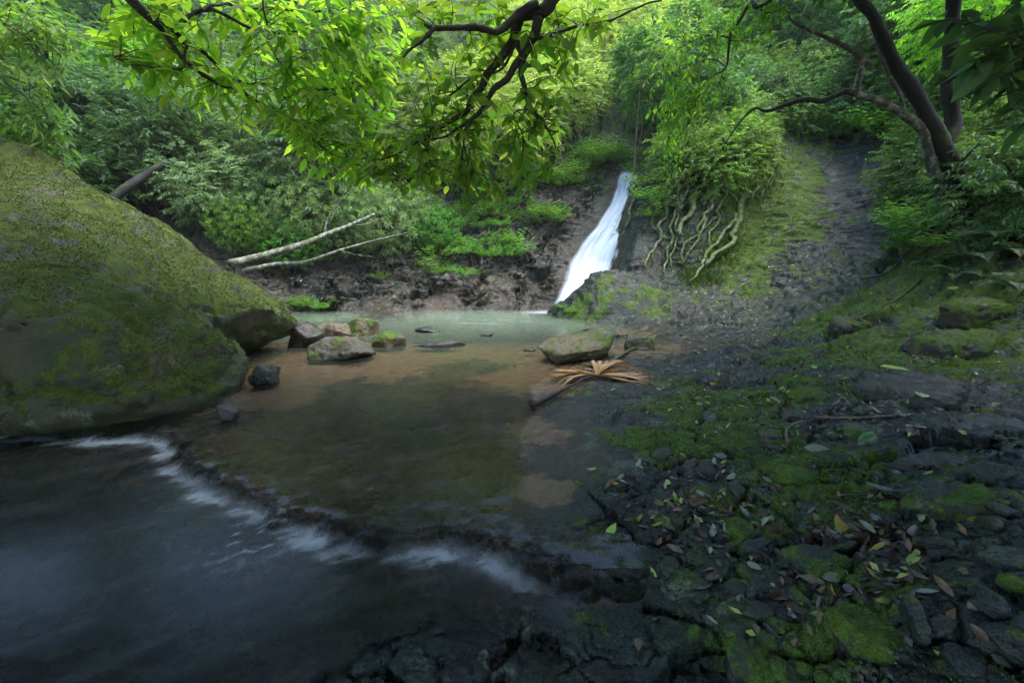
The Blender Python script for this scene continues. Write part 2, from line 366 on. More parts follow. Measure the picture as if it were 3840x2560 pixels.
def leaf_shape():
    """unit leaf along +x, width in y, with a folded midrib"""
    V = np.array([(0,0,0),(.3,0,-.02),(.66,0,-.02),(1,0,0),(.14,.3,.07),(.42,.5,.12),(.74,.34,.09),(.14,-.3,.07),(.42,-.5,.12),(.74,-.34,.09)], float)
    F3 = np.array([(0,1,4),(2,3,6),(0,7,1),(2,9,3)]); F4 = np.array([(1,2,5,4),(1,7,8,2)])
    F3 = np.vstack([F3, [(2,6,5),(2,8,9)]])
    return V, F3, F4

# ------------------------------------------------------------------ materials
def newmat(name):
    m = bpy.data.materials.new(name); m.use_nodes = True; nt = m.node_tree; nt.nodes.clear()
    out = nt.nodes.new('ShaderNodeOutputMaterial'); return m, nt, out
class N:
    def __init__(s, nt): s.nt = nt
    def __call__(s, typ, ins=None, **kw):
        n = s.nt.nodes.new('ShaderNode' + typ)
        for k, v in kw.items(): setattr(n, k, v)
        for k, v in (ins or {}).items():
            if isinstance(v, bpy.types.NodeSocket): s.nt.links.new(v, n.inputs[k])
            else: n.inputs[k].default_value = v
        return n
    def mix(s, f, a, b, typ='MIX'):
        n = s.nt.nodes.new('ShaderNodeMix'); n.data_type = 'RGBA'; n.blend_type = typ
        for i, v in ((0, f), (6, a), (7, b)):
            if isinstance(v, bpy.types.NodeSocket): s.nt.links.new(v, n.inputs[i])
            else: n.inputs[i].default_value = v if i == 0 else (*v, 1)
        return n.outputs[2]
    def math(s, op, a, b=0.0, c=None, clamp=False):
        n = s.nt.nodes.new('ShaderNodeMath'); n.operation = op; n.use_clamp = clamp
        for i, v in enumerate((a, b) if c is None else (a, b, c)):
            if isinstance(v, bpy.types.NodeSocket): s.nt.links.new(v, n.inputs[i])
            else: n.inputs[i].default_value = v
        return n.outputs[0]
    def ramp(s, f, a, b):
        n = s.nt.nodes.new('ShaderNodeMapRange'); n.interpolation_type = 'SMOOTHSTEP'
        s.nt.links.new(f, n.inputs[0]); n.inputs[1].default_value = a; n.inputs[2].default_value = b
        return n.outputs[0]
    def noise(s, co, scale, detail=4, rough=.55, dist=0.0):
        n = s.nt.nodes.new('ShaderNodeTexNoise'); s.nt.links.new(co, n.inputs['Vector'])
        n.inputs['Scale'].default_value = scale; n.inputs['Detail'].default_value = detail; n.inputs['Roughness'].default_value = rough; n.inputs['Distortion'].default_value = dist
        return n.outputs[0]
def rock_material(name, masks=True, dark=(.005,.0100,.0085), light=(.022,.038,.030), brown=(.088,.056,.034), mossamt=0.0, top_moss=False, lichen=0.12, gloss=.36, moss_a=(.030,.062,.008), moss_b=(.105,.170,.020), sc=1.0):
    m, nt, out = newmat(name); n = N(nt)
    geo = n('NewGeometry'); co = geo.outputs['Position']
    mp = n('Mapping', {'Vector': co, 'Scale': (sc, sc * 1.5, sc * 1.6)}); lay = mp.outputs[0]
    a = n.noise(lay, 2.2, 4, .62); b = n.noise(co, 9 * sc, 4, .65); c = n.noise(co, 46 * sc, 3, .7); lo = n.noise(co, .9, 2)
    base = n.mix(n.ramp(n.math('ADD', n.math('MULTIPLY', a, .6), n.math('MULTIPLY', b, .4)), .40, .62), dark, light)
    base = n.mix(n.math('MULTIPLY', n.ramp(n.noise(co, 1.9, 3, .6), .42, .68), .55), base, (.018, .030, .012))
    st_ = n.noise(n('Mapping', {'Vector': co, 'Scale': (2.2 * sc, 2.6 * sc, 17 * sc)}).outputs[0], 1.0, 3, .6)
    base = n.mix(n.math('MULTIPLY', n.ramp(st_, .50, .36), .85 if masks else .15), base, tuple(x * .35 for x in dark))
    if masks:
        av = n('Attribute', attribute_name='mask'); se = n('SeparateColor', {0: av.outputs['Color']})
        moss_m, sand_m, soil_m = se.outputs[0], se.outputs[1], se.outputs[2]; br = av.outputs['Alpha']
        base = n.mix(n.math('MULTIPLY', br, n.ramp(n.math('ADD', lo, n.math('MULTIPLY', b, .4)), .42, .85)), base, brown)
        spk = n.ramp(n.math('ADD', n.math('ADD', n.math('MULTIPLY', n.noise(co, 24, 4, .7), .75), n.math('MULTIPLY', a, .25)), n.math('MULTIPLY', n.noise(co, 1.7, 2), .25)), .54, .66)
        base = n.mix(n.math('MULTIPLY', br, n.math('MULTIPLY', spk, .62)), base, (.008, .0075, .007))
        base = n.mix(n.ramp(n.math('ADD', sand_m, n.math('ADD', n.math('MULTIPLY', n.math('SUBTRACT', b, .5), 1.6), n.math('MULTIPLY', n.math('SUBTRACT', n.noise(co, 2.4, 3, .6), .5), 1.5))), .38, .66), base, n.mix(c, (.105, .068, .037), (.180, .120, .070)))
        base = n.mix(n.ramp(n.math('ADD', soil_m, n.math('MULTIPLY', n.math('SUBTRACT', b, .5), .9)), .3, .75), base, n.mix(c, (.014, .012, .008), (.045, .034, .020)))
    else:
        nz = n('SeparateXYZ', {0: geo.outputs['Normal']}).outputs[2]
        base = n.mix(n.ramp(n.math('ADD', lo, n.math('MULTIPLY', b, .4)), .5, .9), base, brown)
        moss_m = n.math('ADD', n.math('MULTIPLY', n.ramp(nz, -.25, .75), .5 if top_moss else 0.0), mossamt)
    mn = n.math('ADD', n.math('MULTIPLY', n.math('SUBTRACT', n.noise(co, 3.1, 3, .65), .5), 2.4), n.math('MULTIPLY', n.math('SUBTRACT', b, .5), 1.2))
    mf = n.ramp(n.math('ADD', moss_m, mn), .42, .72)
    mossc = n.mix(n.ramp(n.math('ADD', n.math('MULTIPLY', c, .6), n.math('MULTIPLY', b, .5)), .38, .75), moss_a, moss_b)
    base = n.mix(mf, base, mossc)
    li = n.ramp(n.noise(co, 4.3 * sc, 2, .5, .6), .66 - lichen * .35, .70 - lichen * .35)
    li = n.math('MULTIPLY', li, n.ramp(c, .40, .58))
    base = n.mix(n.math('MULTIPLY', li, .55), base, (.15, .18, .12))
    rough = n.math('ADD', n.math('ADD', gloss, n.math('MULTIPLY', n.math('SUBTRACT', b, .5), .5)), n.math('MULTIPLY', mf, .45), clamp=True)
    if masks:
        wet = n.ramp(n('SeparateXYZ', {0: co}).outputs[2], .30, .0); rough = n.math('SUBTRACT', rough, n.math('MULTIPLY', wet, .10), clamp=True)
    bh = n.math('ADD', n.math('ADD', n.math('ADD', n.math('MULTIPLY', b, .5), n.math('MULTIPLY', st_, .7 if masks else .2)), n.math('MULTIPLY', c, .28)), n.math('MULTIPLY', mf, n.math('MULTIPLY', n.noise(co, 110, 2), .35)))
    bp = n('Bump', {'Strength': 1.0, 'Distance': .055 if masks else .035, 'Height': bh})
    bs = n('BsdfPrincipled', {'Base Color': base, 'Roughness': rough, 'Normal': bp.outputs[0], 'Specular IOR Level': .32})
    nt.links.new(bs.outputs[0], out.inputs[0]); return m
def leaf_material(name, c0, c1, c2, trans=.45, gloss=.5, tscale=1.6):
    m, nt, out = newmat(name); n = N(nt)
    r = n('Attribute', attribute_name='rnd').outputs['Fac']
    oi = n('ObjectInfo').outputs['Random']
    col = n.mix(n.ramp(r, 0, .6), c0, c1); col = n.mix(n.ramp(r, .6, 1.0), col, c2)
    hs = n('HueSaturation', {'Hue': n.math('ADD', .485, n.math('MULTIPLY', oi, .03)), 'Saturation': .95, 'Value': n.math('ADD', .82, n.math('MULTIPLY', oi, .36)), 'Color': col}).outputs[0]
    tc = n.mix(1.0, hs, (tscale, tscale * 1.05, tscale * .45), 'MULTIPLY')
    d = n('BsdfPrincipled', {'Base Color': hs, 'Roughness': gloss, 'Specular IOR Level': .3})
    t = n('BsdfTranslucent', {'Color': tc})
    mx = n('MixShader', {0: trans, 1: d.outputs[0], 2: t.outputs[0]}); nt.links.new(mx.outputs[0], out.inputs[0]); return m
def bark_material(name, c0, c1, moss=.3, rough=.75, lichen=0.0):
    m, nt, out = newmat(name); n = N(nt); geo = n('NewGeometry'); co = geo.outputs['Position']
    a = n.noise(co, 14, 5, .65); b = n.noise(co, 60, 4, .6); lo = n.noise(co, 4, 3)
    base = n.mix(n.ramp(n.math('ADD', n.math('MULTIPLY', a, .6), n.math('MULTIPLY', b, .4)), .38, .66), c0, c1)
    nz = n('SeparateXYZ', {0: geo.outputs['Normal']}).outputs[2]
    mf = n.ramp(n.math('ADD', n.math('MULTIPLY', nz, .22), n.math('ADD', lo, moss - .3)), .5, .72)
    base = n.mix(n.math('MULTIPLY', mf, min(1, moss * 2.2)), base, n.mix(b, (.03, .06, .008), (.09, .14, .02)))
    if lichen: base = n.mix(n.math('MULTIPLY', n.ramp(n.noise(co, 11, 4, .6), .52 - lichen * .1, .60), .85), base, (.20, .22, .17))
    bp = n('Bump', {'Strength': .8, 'Distance': .012, 'Height': n.math('ADD', a, n.math('MULTIPLY', b, .5))})
    bs = n('BsdfPrincipled', {'Base Color': base, 'Roughness': rough, 'Normal': bp.outputs[0]}); nt.links.new(bs.outputs[0], out.inputs[0]); return m
def water_material(name, murk, tint, foamc=(.75, .80, .84), rough=.10, bump=.02, bscale=(3, 9, 1)):
    m, nt, out = newmat(name); n = N(nt); co = n('NewGeometry').outputs['Position']
    tb = n('Attribute', attribute_name='turb').outputs['Fac']; fo = n('Attribute', attribute_name='foam').outputs['Fac']
    mp = n('Mapping', {'Vector': co, 'Scale': bscale}).outputs[0]
    bp = n('Bump', {'Strength': 1.0, 'Distance': bump, 'Height': n.noise(mp, 1.0, 3, .5)}).outputs[0]
    tr = n('BsdfTransparent', {'Color': (*tint, 1)}); df = n('BsdfDiffuse', {'Color': (*murk, 1), 'Normal': bp})
    body = n('MixShader', {0: tb, 1: tr.outputs[0], 2: df.outputs[0]})
    gl = n('BsdfGlossy', {'Color': (1, 1, 1, 1), 'Roughness': rough, 'Normal': bp})
    fr = n('Fresnel', {'IOR': 1.22, 'Normal': bp})
    sf = n('MixShader', {0: fr.outputs[0], 1: body.outputs[0], 2: gl.outputs[0]})
    fm = n('BsdfDiffuse', {'Color': (*foamc, 1)})
    fin = n('MixShader', {0: fo, 1: sf.outputs[0], 2: fm.outputs[0]}); nt.links.new(fin.outputs[0], out.inputs[0]); return m
def plain_material(name, c0, c1, rough=.5, scale=30, trans=0.0, attr=False):
    m, nt, out = newmat(name); n = N(nt); co = n('TexCoord').outputs['Object']
    f = n('Attribute', attribute_name='rnd').outputs['Fac'] if attr else n.ramp(n.noise(co, scale, 4), .35, .65)
    col = n.mix(f, c0, c1)
    if not attr: col = n.mix(n.math('MULTIPLY', n('ObjectInfo').outputs['Random'], .35), col, tuple(x * .5 for x in c0))
    bs = n('BsdfPrincipled', {'Base Color': col, 'Roughness': rough}); sh = bs.outputs[0]
    if trans:
        t = n('BsdfTranslucent', {'Color': col}); sh = n('MixShader', {0: trans, 1: sh, 2: t.outputs[0]}).outputs[0]
    nt.links.new(sh, out.inputs[0]); return m
M_ROCK = rock_material('wet_layered_rock')
M_BOULDER = rock_material('mossy_boulder_stone', masks=False, dark=(.016,.021,.012), light=(.050,.060,.030), brown=(.052,.048,.022), mossamt=.27, top_moss=True, lichen=.10, gloss=.62, moss_a=(.024,.042,.006), moss_b=(.088,.116,.016))
M_STONE = rock_material('river_stone', masks=False, dark=(.035,.035,.028), light=(.100,.095,.070), brown=(.100,.078,.050), mossamt=-.10, top_moss=True, lichen=.25, gloss=.45)
M_STONE_MOSSY = rock_material('mossy_river_stone', masks=False, dark=(.042,.042,.028), light=(.120,.112,.068), brown=(.115,.088,.045), mossamt=.12, top_moss=True, lichen=.15, gloss=.5)
M_STONE_FLAT = rock_material('flat_boulder_stone', masks=False, dark=(.038,.040,.018), light=(.115,.112,.050), brown=(.115,.094,.042), mossamt=-.08, top_moss=True, lichen=.12, gloss=.5)
M_LEDGE = rock_material('mossy_ledge_stone', masks=False, dark=(.010,.013,.013), light=(.036,.042,.038), brown=(.04,.032,.02), mossamt=.28, top_moss=True, lichen=.0, gloss=.45)
M_STONE_TAN = rock_material('tan_river_stone', masks=False, dark=(.066,.056,.036), light=(.130,.108,.070), brown=(.115,.086,.050), mossamt=-.5, lichen=-.3, gloss=.5)
M_STONE_DARK = rock_material('dark_wet_stone', masks=False, dark=(.014,.016,.016), light=(.042,.046,.042), brown=(.036,.030,.022), mossamt=-.15, top_moss=True, lichen=-.1, gloss=.3)
M_SLAB = rock_material('bank_slab_stone', masks=False, dark=(.009,.014,.013), light=(.034,.046,.040), brown=(.045,.038,.025), mossamt=.02, top_moss=True, lichen=.15, gloss=.38)
M_SLABBR = rock_material('brown_slab_stone', masks=False, dark=(.020,.020,.016), light=(.048,.044,.034), brown=(.052,.040,.026), mossamt=-.45, lichen=-.1, gloss=.42)
M_POOL = water_material('pool_water', (.125, .170, .120), (.92, .89, .80), rough=.14, bump=.004, bscale=(2.5, 7, 1))
M_LOWER = water_material('stream_water', (.030, .038, .031), (.80, .78, .70), rough=.22, bump=.004, bscale=(2.5, 5, 1))
L_LIME = leaf_material('lime_leaf', (.085,.200,.012), (.150,.290,.015), (.270,.340,.025), trans=.6, tscale=2.4)
L_MID = leaf_material('fresh_green_leaf', (.060,.150,.012), (.110,.240,.016), (.210,.300,.022), trans=.58, tscale=2.1)
L_CLIFF = leaf_material('cliff_leaf', (.055,.125,.018), (.105,.200,.026), (.190,.265,.040), trans=.48, tscale=1.8)
L_PALE = leaf_material('grey_green_leaf', (.082,.150,.064), (.145,.235,.095), (.220,.300,.118), trans=.4)
L_DARK = leaf_material('dark_forest_leaf', (.034,.092,.030), (.062,.148,.042), (.120,.205,.050), trans=.4, gloss=.45)
L_GLOW = leaf_material('sun_glow_leaf', (.170,.260,.050), (.280,.380,.075), (.400,.460,.100), trans=.45)  # sunlit glow at the head of the gully put into the leaf colour
L_HERB = leaf_material('bright_herb_leaf', (.050,.150,.020), (.090,.230,.028), (.150,.300,.040), trans=.4)
L_FERN = leaf_material('fern_leaf', (.020,.060,.020), (.035,.095,.030), (.060,.130,.050), trans=.3)
L_GRASS = leaf_material('grass_blade', (.045,.100,.018), (.085,.160,.025), (.150,.200,.040), trans=.4)
L_MOSS = leaf_material('moss_tuft', (.042,.088,.006), (.100,.185,.012), (.180,.270,.022), trans=.35, gloss=.7)
B_DARK = bark_material('dark_mossy_bark', (.009,.008,.006), (.028,.024,.018), moss=.30)
B_TRUNK = bark_material('near_black_bark', (.005,.005,.004), (.017,.015,.012), moss=.26, rough=.85)
B_PALE = bark_material('pale_lichen_bark', (.024,.022,.018), (.075,.070,.056), moss=.30, lichen=.3)
B_ROOT = bark_material('mossy_root_bark', (.034,.027,.018), (.095,.080,.055), moss=.55, lichen=.12)
B_VINE = bark_material('vine_bark', (.080,.060,.040), (.180,.150,.105), moss=.1)

# ------------------------------------------------------------------ ground sheet
random.seed(3); np.random.seed(3)
th = np.concatenate([np.linspace(-65, 65, 600), np.arange(70, 291, 5)]) * math.pi / 180
rr = np.concatenate([np.geomspace(.8, 10.4, 400)[:-1], np.linspace(10.4, 15.2, 280)[:-1], np.geomspace(15.2, 34, 90)])
TH, RR = np.meshgrid(th, rr, indexing='ij'); gx = (RR * np.sin(TH)).ravel(); gy = (RR * np.cos(TH)).ravel()
gz, gA, gs, gbi = terrain(gx, gy, full=True)
nt_, nr_ = TH.shape
GRID = (gz.reshape(nt_, nr_)[:600].copy(), math.radians(130) / 599, rr)
gi = np.arange(nt_ * nr_).reshape(nt_, nr_); gj = np.roll(gi, -1, 0)
GF = np.stack([gi[:, :-1], gi[:, 1:], gj[:, 1:], gj[:, :-1]], -1).reshape(-1, 4)[:, ::-1]
GV = np.stack([gx, gy, gz], -1)
G3 = GV.reshape(nt_, nr_, 3); du = np.roll(G3, -1, 0) - np.roll(G3, 1, 0); dv = np.gradient(G3, axis=1); gn = np.cross(dv, du); gn = gn * np.sign(gn[..., 2:3] + 1e-9)
gn = (gn / (np.linalg.norm(gn, axis=2)[..., None] + 1e-9)).reshape(-1, 3)
fade_ = np.maximum(sstep(.005, .06, gz), (gy < 2.9) * sstep(.012, .025, gA[:, 0])) * sstep(0, -.05, gs); GV = GV + gn * (relief(GV, gn, gA, np.hypot(gx, gy)) * fade_)[:, None]
GM = np.stack([gA[:, 1], gA[:, 2], gA[:, 3], gA[:, 4]], -1)
from mathutils.bvhtree import BVHTree
BVH = BVHTree.FromPolygons(GV.tolist(), GF.tolist())
low = sstep(.02, .12, gs)
GM[:, 1] = np.maximum(GM[:, 1] * (1 - low), .30 * low); GM[:, 3] = GM[:, 3] * (1 - low) + .9 * low; GM[:, 0] *= 1 - low
fc = GV[GF].mean(1); fa = gA[GF[:, 0]]
cls = np.full(len(GF), 4)                                   # rock_bank
cls[(fc[:, 1] > 6.9)] = 3                                   # rock_slope
cls[(fc[:, 1] > 10.3) & (fc[:, 0] < 2.4 + (fc[:, 1] - 10.9) * .35)] = 2  # rock_shelf beside the fall
cls[(fc[:, 2] < .012) & (fc[:, 1] < 11.1) & (fc[:, 0] < 3.2)] = 1        # stream_bed
cls[(fa[:, 3] > .5) | (np.hypot(fc[:, 0], fc[:, 1]) > 20)] = 0           # hillside
for k, nm in enumerate(('hillside', 'stream_bed', 'rock_shelf', 'rock_slope', 'rock_bank')):
    f = GF[cls == k]; u, inv = np.unique(f, return_inverse=True)
    link(nm, mesh_np(nm, GV[u], inv.reshape(-1, 4), M_ROCK, True, None, {'mask': GM[u]}), kind='structure')
# ground right below the tripod
i0 = gi[:, 0]; cv = np.vstack([GV[i0], [[0, 0, float(terrain([0.0], [0.0])[0])]]]); c = len(i0)
link('rock_bank', mesh_np('rock_bank_centre', cv, np.array([(k, c, (k + 1) % c) for k in range(c)])[:, ::-1], M_ROCK, True, None, {'mask': np.vstack([GM[i0], GM[i0][:1]])}), kind='structure')

# ------------------------------------------------------------------ water of the pool, the shelf and the lower pool: one surface that drops over the ledge
def water_sheet(x0, x1, y0, y1, st):
    X, Y = np.meshgrid(np.arange(x0, x1, st), np.arange(y0, y1, st), indexing='ij'); sh = X.shape; x = X.ravel(); y = Y.ravel()
    tz, A, s, bi = terrain(x, y, full=True)
    led = bi < NLEDGE
    drop = sstep(-.05, .13, s + .02 * fbm(p3(x, y, 14), 2))
    z = np.where(led | (s < -1), ZLOW * drop, ZLOW)
    z = np.where((s < 0) & ~led, ZLOW, z)
    z = z + np.where(led & (s > -.5) & (s < .0), .004 * fbm(p3(x, y, 7), 2), 0)
    depth = z - tz
    return x, y, z, tz, A, s, led, depth, sh
def build_water(nm, ar, sel, mat, turb, foam):
    x, y, z, tz, A, s, led, depth, sh = ar
    F = grid_faces(*sh); ok = sel(F); F = F[ok]
    u, inv = np.unique(F, return_inverse=True)
    link(nm, mesh_np(nm, np.stack([x, y, z], -1)[u], inv.reshape(-1, 4)[:, ::-1] if False else inv.reshape(-1, 4), mat, True, {'turb': turb[u], 'foam': foam[u]}), kind='structure')
ar = water_sheet(-9, 4.4, 1.2, 11.6, .035); x, y, z, tz, A, s, led, depth, sh = ar
turb = 1 - np.exp(-np.clip(depth, 0, 2) * 3.2); turb = turb * (.06 + .94 * sstep(4.8, 7.5, y))
base_p = at(1285, 706, 10.7)
splash = np.exp(-(((x - base_p[0] + .15) / .55) ** 2 + ((y - base_p[1] + .05) / .22) ** 2)) * .38
fl = fbm(p3(x * .8 + y * .25, y, 1.2, 9, 2.), 4)
drift = sstep(.28, .6, fl) * np.exp(-((y - 9.4 - .25 * (x + .3)) / .45) ** 2) * (x > -1.2) * .16
specks = sstep(.42, .55, fbm(p3(x, y, 7, 9, 5.), 2)) * (y > 9.4) * (x < -.6) * (x > -4) * .10
rip = sstep(.22, .6, fbm(p3(x + .5 * y, y - .2 * x, 2.2, 6.5, 8.), 3)) * (y < 5.0) * (s > -2.2) * .03
foam_u = np.clip(splash + drift + specks + rip, 0, .9)
build_water('pool_water', ar, lambda F: (s[F].max(1) < .0) & (depth[F].max(1) > -.006) & (y[F].min(1) > 2.0), M_POOL, turb, foam_u)
ar = water_sheet(-6.5, 1.1, .75, 4.3, .016); x, y, z, tz, A, s, led, depth, sh = ar
turb = np.clip(1 - np.exp(-np.clip(depth, 0, 2) * 2.6), 0, 1)
fx, fy = -.82, -.57
al = x * fx + y * fy; ac = -x * fy + y * fx
st1 = fbm(p3(al, ac, .8, 5.5, 1.), 4); st2 = fbm(p3(al + .3 * st1, ac + .1 * st1, 1.5, 11, 4.), 3)
along = fbm(p3(x, y, 2.4, 2.4, 6.), 2)
foam_edge = np.exp(-((s - .12 - .04 * st2) / .05) ** 2) * led * sstep(-.7, .5, along + .5 * st2) * sstep(.3, -.2, x) * .40
foam_mist = np.exp(-np.clip(s - .08, 0, 9) / .16) * sstep(.03, .12, s) * led * (x < .1) * (.03 + .05 * along)
streak = (sstep(.1, .7, st1) * .018 + sstep(.2, .7, st2) * .03) * sstep(.05, .3, s) * sstep(1.6, .5, s)
eddy = onz(570, 1235, ZLOW); rr_ = np.hypot(x - eddy[0], y - eddy[1])
sw = sstep(.22, .42, fbm(p3(al + 1.2 * fbm(p3(x, y, 3.), 2), ac * 1.0, 4, 9, 7.), 3)) * np.exp(-(rr_ / .22) ** 2) * .35
foam_l = np.clip(foam_edge + foam_mist + streak + sw, 0, .8)
near_w = lambda F: (s[F].min(1) > -.03) & (depth[F].max(1) > -.004)
build_water('lower_pool_water', ar, near_w, M_LOWER, turb, foam_l)

# ------------------------------------------------------------------ waterfall
def fall_mesh(name, rows, off, seed, dens, nv=26, nrow=70, fade=.16):
    R = np.array(rows, float); t = np.linspace(0, 1, nrow); k = np.linspace(0, 1, len(R))
    py = np.interp(t, k, R[:, 0]); l = np.interp(t, k, R[:, 1]); r = np.interp(t, k, R[:, 2])
    wob = 6 * fbm(np.stack([t * 7, t * 0 + seed, t * 0], -1), 3); l = l + wob; r = r + .5 * wob
    u = np.linspace(0, 1, nv); PX = l[:, None] + (r - l)[:, None] * u; PY = py[:, None] + 0 * PX
    H = hits(PX.ravel(), PY.ravel(), near=10.65, far=16, n=160)
    YY = np.broadcast_to(np.interp(py, [392, 430, 470, 520, 560, 600, 640, 680, 714], [14.05, 13.65, 13.25, 12.7, 12.3, 11.9, 11.45, 11.05, 10.75])[:, None], PX.shape).copy()
    YH = H[:, 1].reshape(nrow, nv); YY = np.where((YH > YY - .5) & (YH < YY), YH, YY)
    for _ in range(4): YY[1:-1] = (YY[:-2] + YY[1:-1] + YY[2:]) / 3; YY[:, 1:-1] = (YY[:, :-2] + YY[:, 1:-1] + YY[:, 2:]) / 3
    U = np.broadcast_to(u, PX.shape).ravel(); T = np.broadcast_to(t[:, None], PX.shape).ravel()
    strand = fbm(np.stack([U * 7, T * 1.6, np.full_like(U, seed)], -1), 3)
    lump = fbm(np.stack([U * 2.2, T * 5.5, np.full_like(U, seed + 3)], -1), 2)
    P = at(PX.ravel(), PY.ravel(), YY.ravel() - off - .10 * strand - .16 * lump)
    a = dens + .75 * fbm(np.stack([U * 9, T * 1.3, np.full_like(U, seed + 9)], -1), 3) + .35 * lump
    edge = sstep(0, fade, U) * sstep(0, fade * .6, 1 - U) * sstep(0, .03, T)
    a = np.clip(a, .05, 1) * edge
    return mesh_np(name, P, grid_faces(nrow, nv), None, True, {'alpha': a})
m, nt, out = newmat('silky_falling_water'); n = N(nt)
al_ = n('Attribute', attribute_name='alpha').outputs['Fac']
d = n('BsdfDiffuse', {'Color': (.80, .88, .95, 1)}); tl = n('BsdfTranslucent', {'Color': (.80, .88, .95, 1)})
wmx = n('MixShader', {0: .4, 1: d.outputs[0], 2: tl.outputs[0]}); tr = n('BsdfTransparent')
fx_ = n('MixShader', {0: al_, 1: tr.outputs[0], 2: wmx.outputs[0]}); nt.links.new(fx_.outputs[0], out.inputs[0]); M_FALL = m
rows_main = [(392,1428,1470),(430,1414,1464),(470,1398,1454),(520,1368,1438),(560,1334,1420),(600,1306,1410),(640,1294,1400),(680,1278,1360),(714,1262,1330)]
wf = link('waterfall', None, kind='structure')
for sfx, off, sd_, den in (('water_veil', .05, 2.0, .62), ('water_strands', .12, 5.0, .85), ('water_spray', .18, 8.0, .42)):
    rws = rows_main if sfx != 'water_strands' else [(a, b + (c - b) * .22, c - (c - b) * .05) for a, b, c in rows_main]
    me = fall_mesh(sfx, rws, off, sd_, den); me.materials.append(M_FALL); link(sfx, me, wf)
me = fall_mesh('side_trickle', [(470,1452,1462),(505,1440,1452),(535,1428,1440),(570,1405,1425),(600,1398,1416)], .06, 11., .35, nv=8); me.materials.append(M_FALL); link('side_trickle', me, wf)

# ------------------------------------------------------------------ stones
def hull_rock(name, hulls, vox, mat, smooth=6, amp=.03, freq=1.5, strata=0.0, seed=0.0):
    bm = bmesh.new()
    for h in hulls:
        b2 = bmesh.new()
        for p in h: b2.verts.new(p)
        r = bmesh.ops.convex_hull(b2, input=b2.verts)
        junk = [e for e in set(r['geom_interior']) | set(r['geom_unused']) if isinstance(e, bmesh.types.BMVert)]
        bmesh.ops.delete(b2, geom=junk, context='VERTS')
        bmesh.ops.recalc_face_normals(b2, faces=b2.faces)
        tmp = bpy.data.meshes.new('tmp'); b2.to_mesh(tmp); bm.from_mesh(tmp); b2.free(); bpy.data.meshes.remove(tmp)
    me = bpy.data.meshes.new(name); bm.to_mesh(me); bm.free()
    o = bpy.data.objects.new('tmp', me); COL.objects.link(o)
    md = o.modifiers.new('r', 'REMESH'); md.mode = 'VOXEL'; md.voxel_size = vox
    ms = o.modifiers.new('s', 'SMOOTH'); ms.iterations = smooth; ms.factor = .5
    dg = bpy.context.evaluated_depsgraph_get(); ev = o.evaluated_get(dg); m2 = bpy.data.meshes.new_from_object(ev)
    bpy.data.objects.remove(o); bpy.data.meshes.remove(me)
    n_ = len(m2.vertices); V = np.empty(n_ * 3, np.float32); m2.vertices.foreach_get('co', V); V = V.reshape(-1, 3).astype(float)
    Nn = np.empty(n_ * 3, np.float32); m2.vertex_normals.foreach_get('vector', Nn); Nn = Nn.reshape(-1, 3)
    dd = amp * fbm(V * freq + seed, 4) * 1.4 + amp * .28 * fbm(V * freq * 6 + seed, 3) - amp * .5 * sstep(.75, 1.0, 1 - np.abs(fbm(V * freq * 1.7 + seed + 9, 3)) * 4)
    if strata:
        q = (V[:, 2] + .35 * V[:, 0] + .25 * fbm(V * 1.1 + seed, 2)) / strata
        dd += amp * .55 * (sstep(.3, .9, q - np.floor(q)) - .5)
    V = V + Nn * dd[:, None]
    m2.vertices.foreach_set('co', V.astype(np.float32).ravel()); m2.polygons.foreach_set('use_smooth', np.ones(len(m2.polygons), bool))
    m2.name = name; m2.materials.clear(); m2.materials.append(mat); m2.update(); return m2
def A_(lst): return [tuple(at(a, b, c)) for a, b, c in lst]
H1 = A_([(-420,330,7.8),(0,345,7.1),(70,352,7.0),(160,400,6.8),(240,470,6.4),(0,540,4.9),(150,560,5.0),(300,640,5.1),(420,700,5.25),(500,770,5.3),(546,820,5.25),(549,870,5.1),(530,915,4.85),(480,962,4.45),(380,990,4.1),(250,1008,3.85),(100,1003,3.6),
         (0,992,3.5),(-420,980,3.3),(480,760,4.9),(380,800,4.25),(200,760,3.85),(0,720,3.65),(-420,700,3.4),(300,930,3.75),(500,880,4.6)]) + [(-9,8,1.5),(-9,5,-.5),(-4,4.6,-.6),(-3.35,5.3,-.55),(-4.6,7.5,-.4),(-9,8,-.5),(-4.5,7.2,.6)]
H2 = A_([(-420,318,7.9),(0,324,7.3),(60,328,7.2),(140,364,7.0),(250,436,6.8),(330,488,6.7),(378,520,6.6),(394,558,6.35),(380,575,6.2),(300,535,6.1),(230,490,6.2),(100,400,6.6)]) + [(-8,9,2.4),(-5,8.5,1.0),(-8,8,-.3),(-4.6,7.2,0.0),(-4.9,7.6,1.0)]
H3 = A_([(250,520,6.4),(420,690,5.25),(500,730,5.4),(470,640,5.9),(392,556,6.6),(440,580,6.6),(520,608,6.7),(600,645,6.9),(660,690,7.1),(697,735,7.15),(692,750,6.95),(640,705,6.3),(560,690,5.9),(430,660,5.6),(350,640,5.5),(650,765,6.7),(610,775,6.4),(560,770,5.9)]) + [(-3.95,7.4,.7),(-4.6,7.4,-.3),(-4.4,6.7,-.3),(-3.4,6.9,.5)]
me = hull_rock('mossy_boulder', [H1, H2, H3], .045, M_BOULDER, 16, .12, .75, strata=.9, seed=1.7)
BOULDER = link('mossy_boulder', me, label='huge green mossy boulder rising from the water at the left edge', cat='boulder')

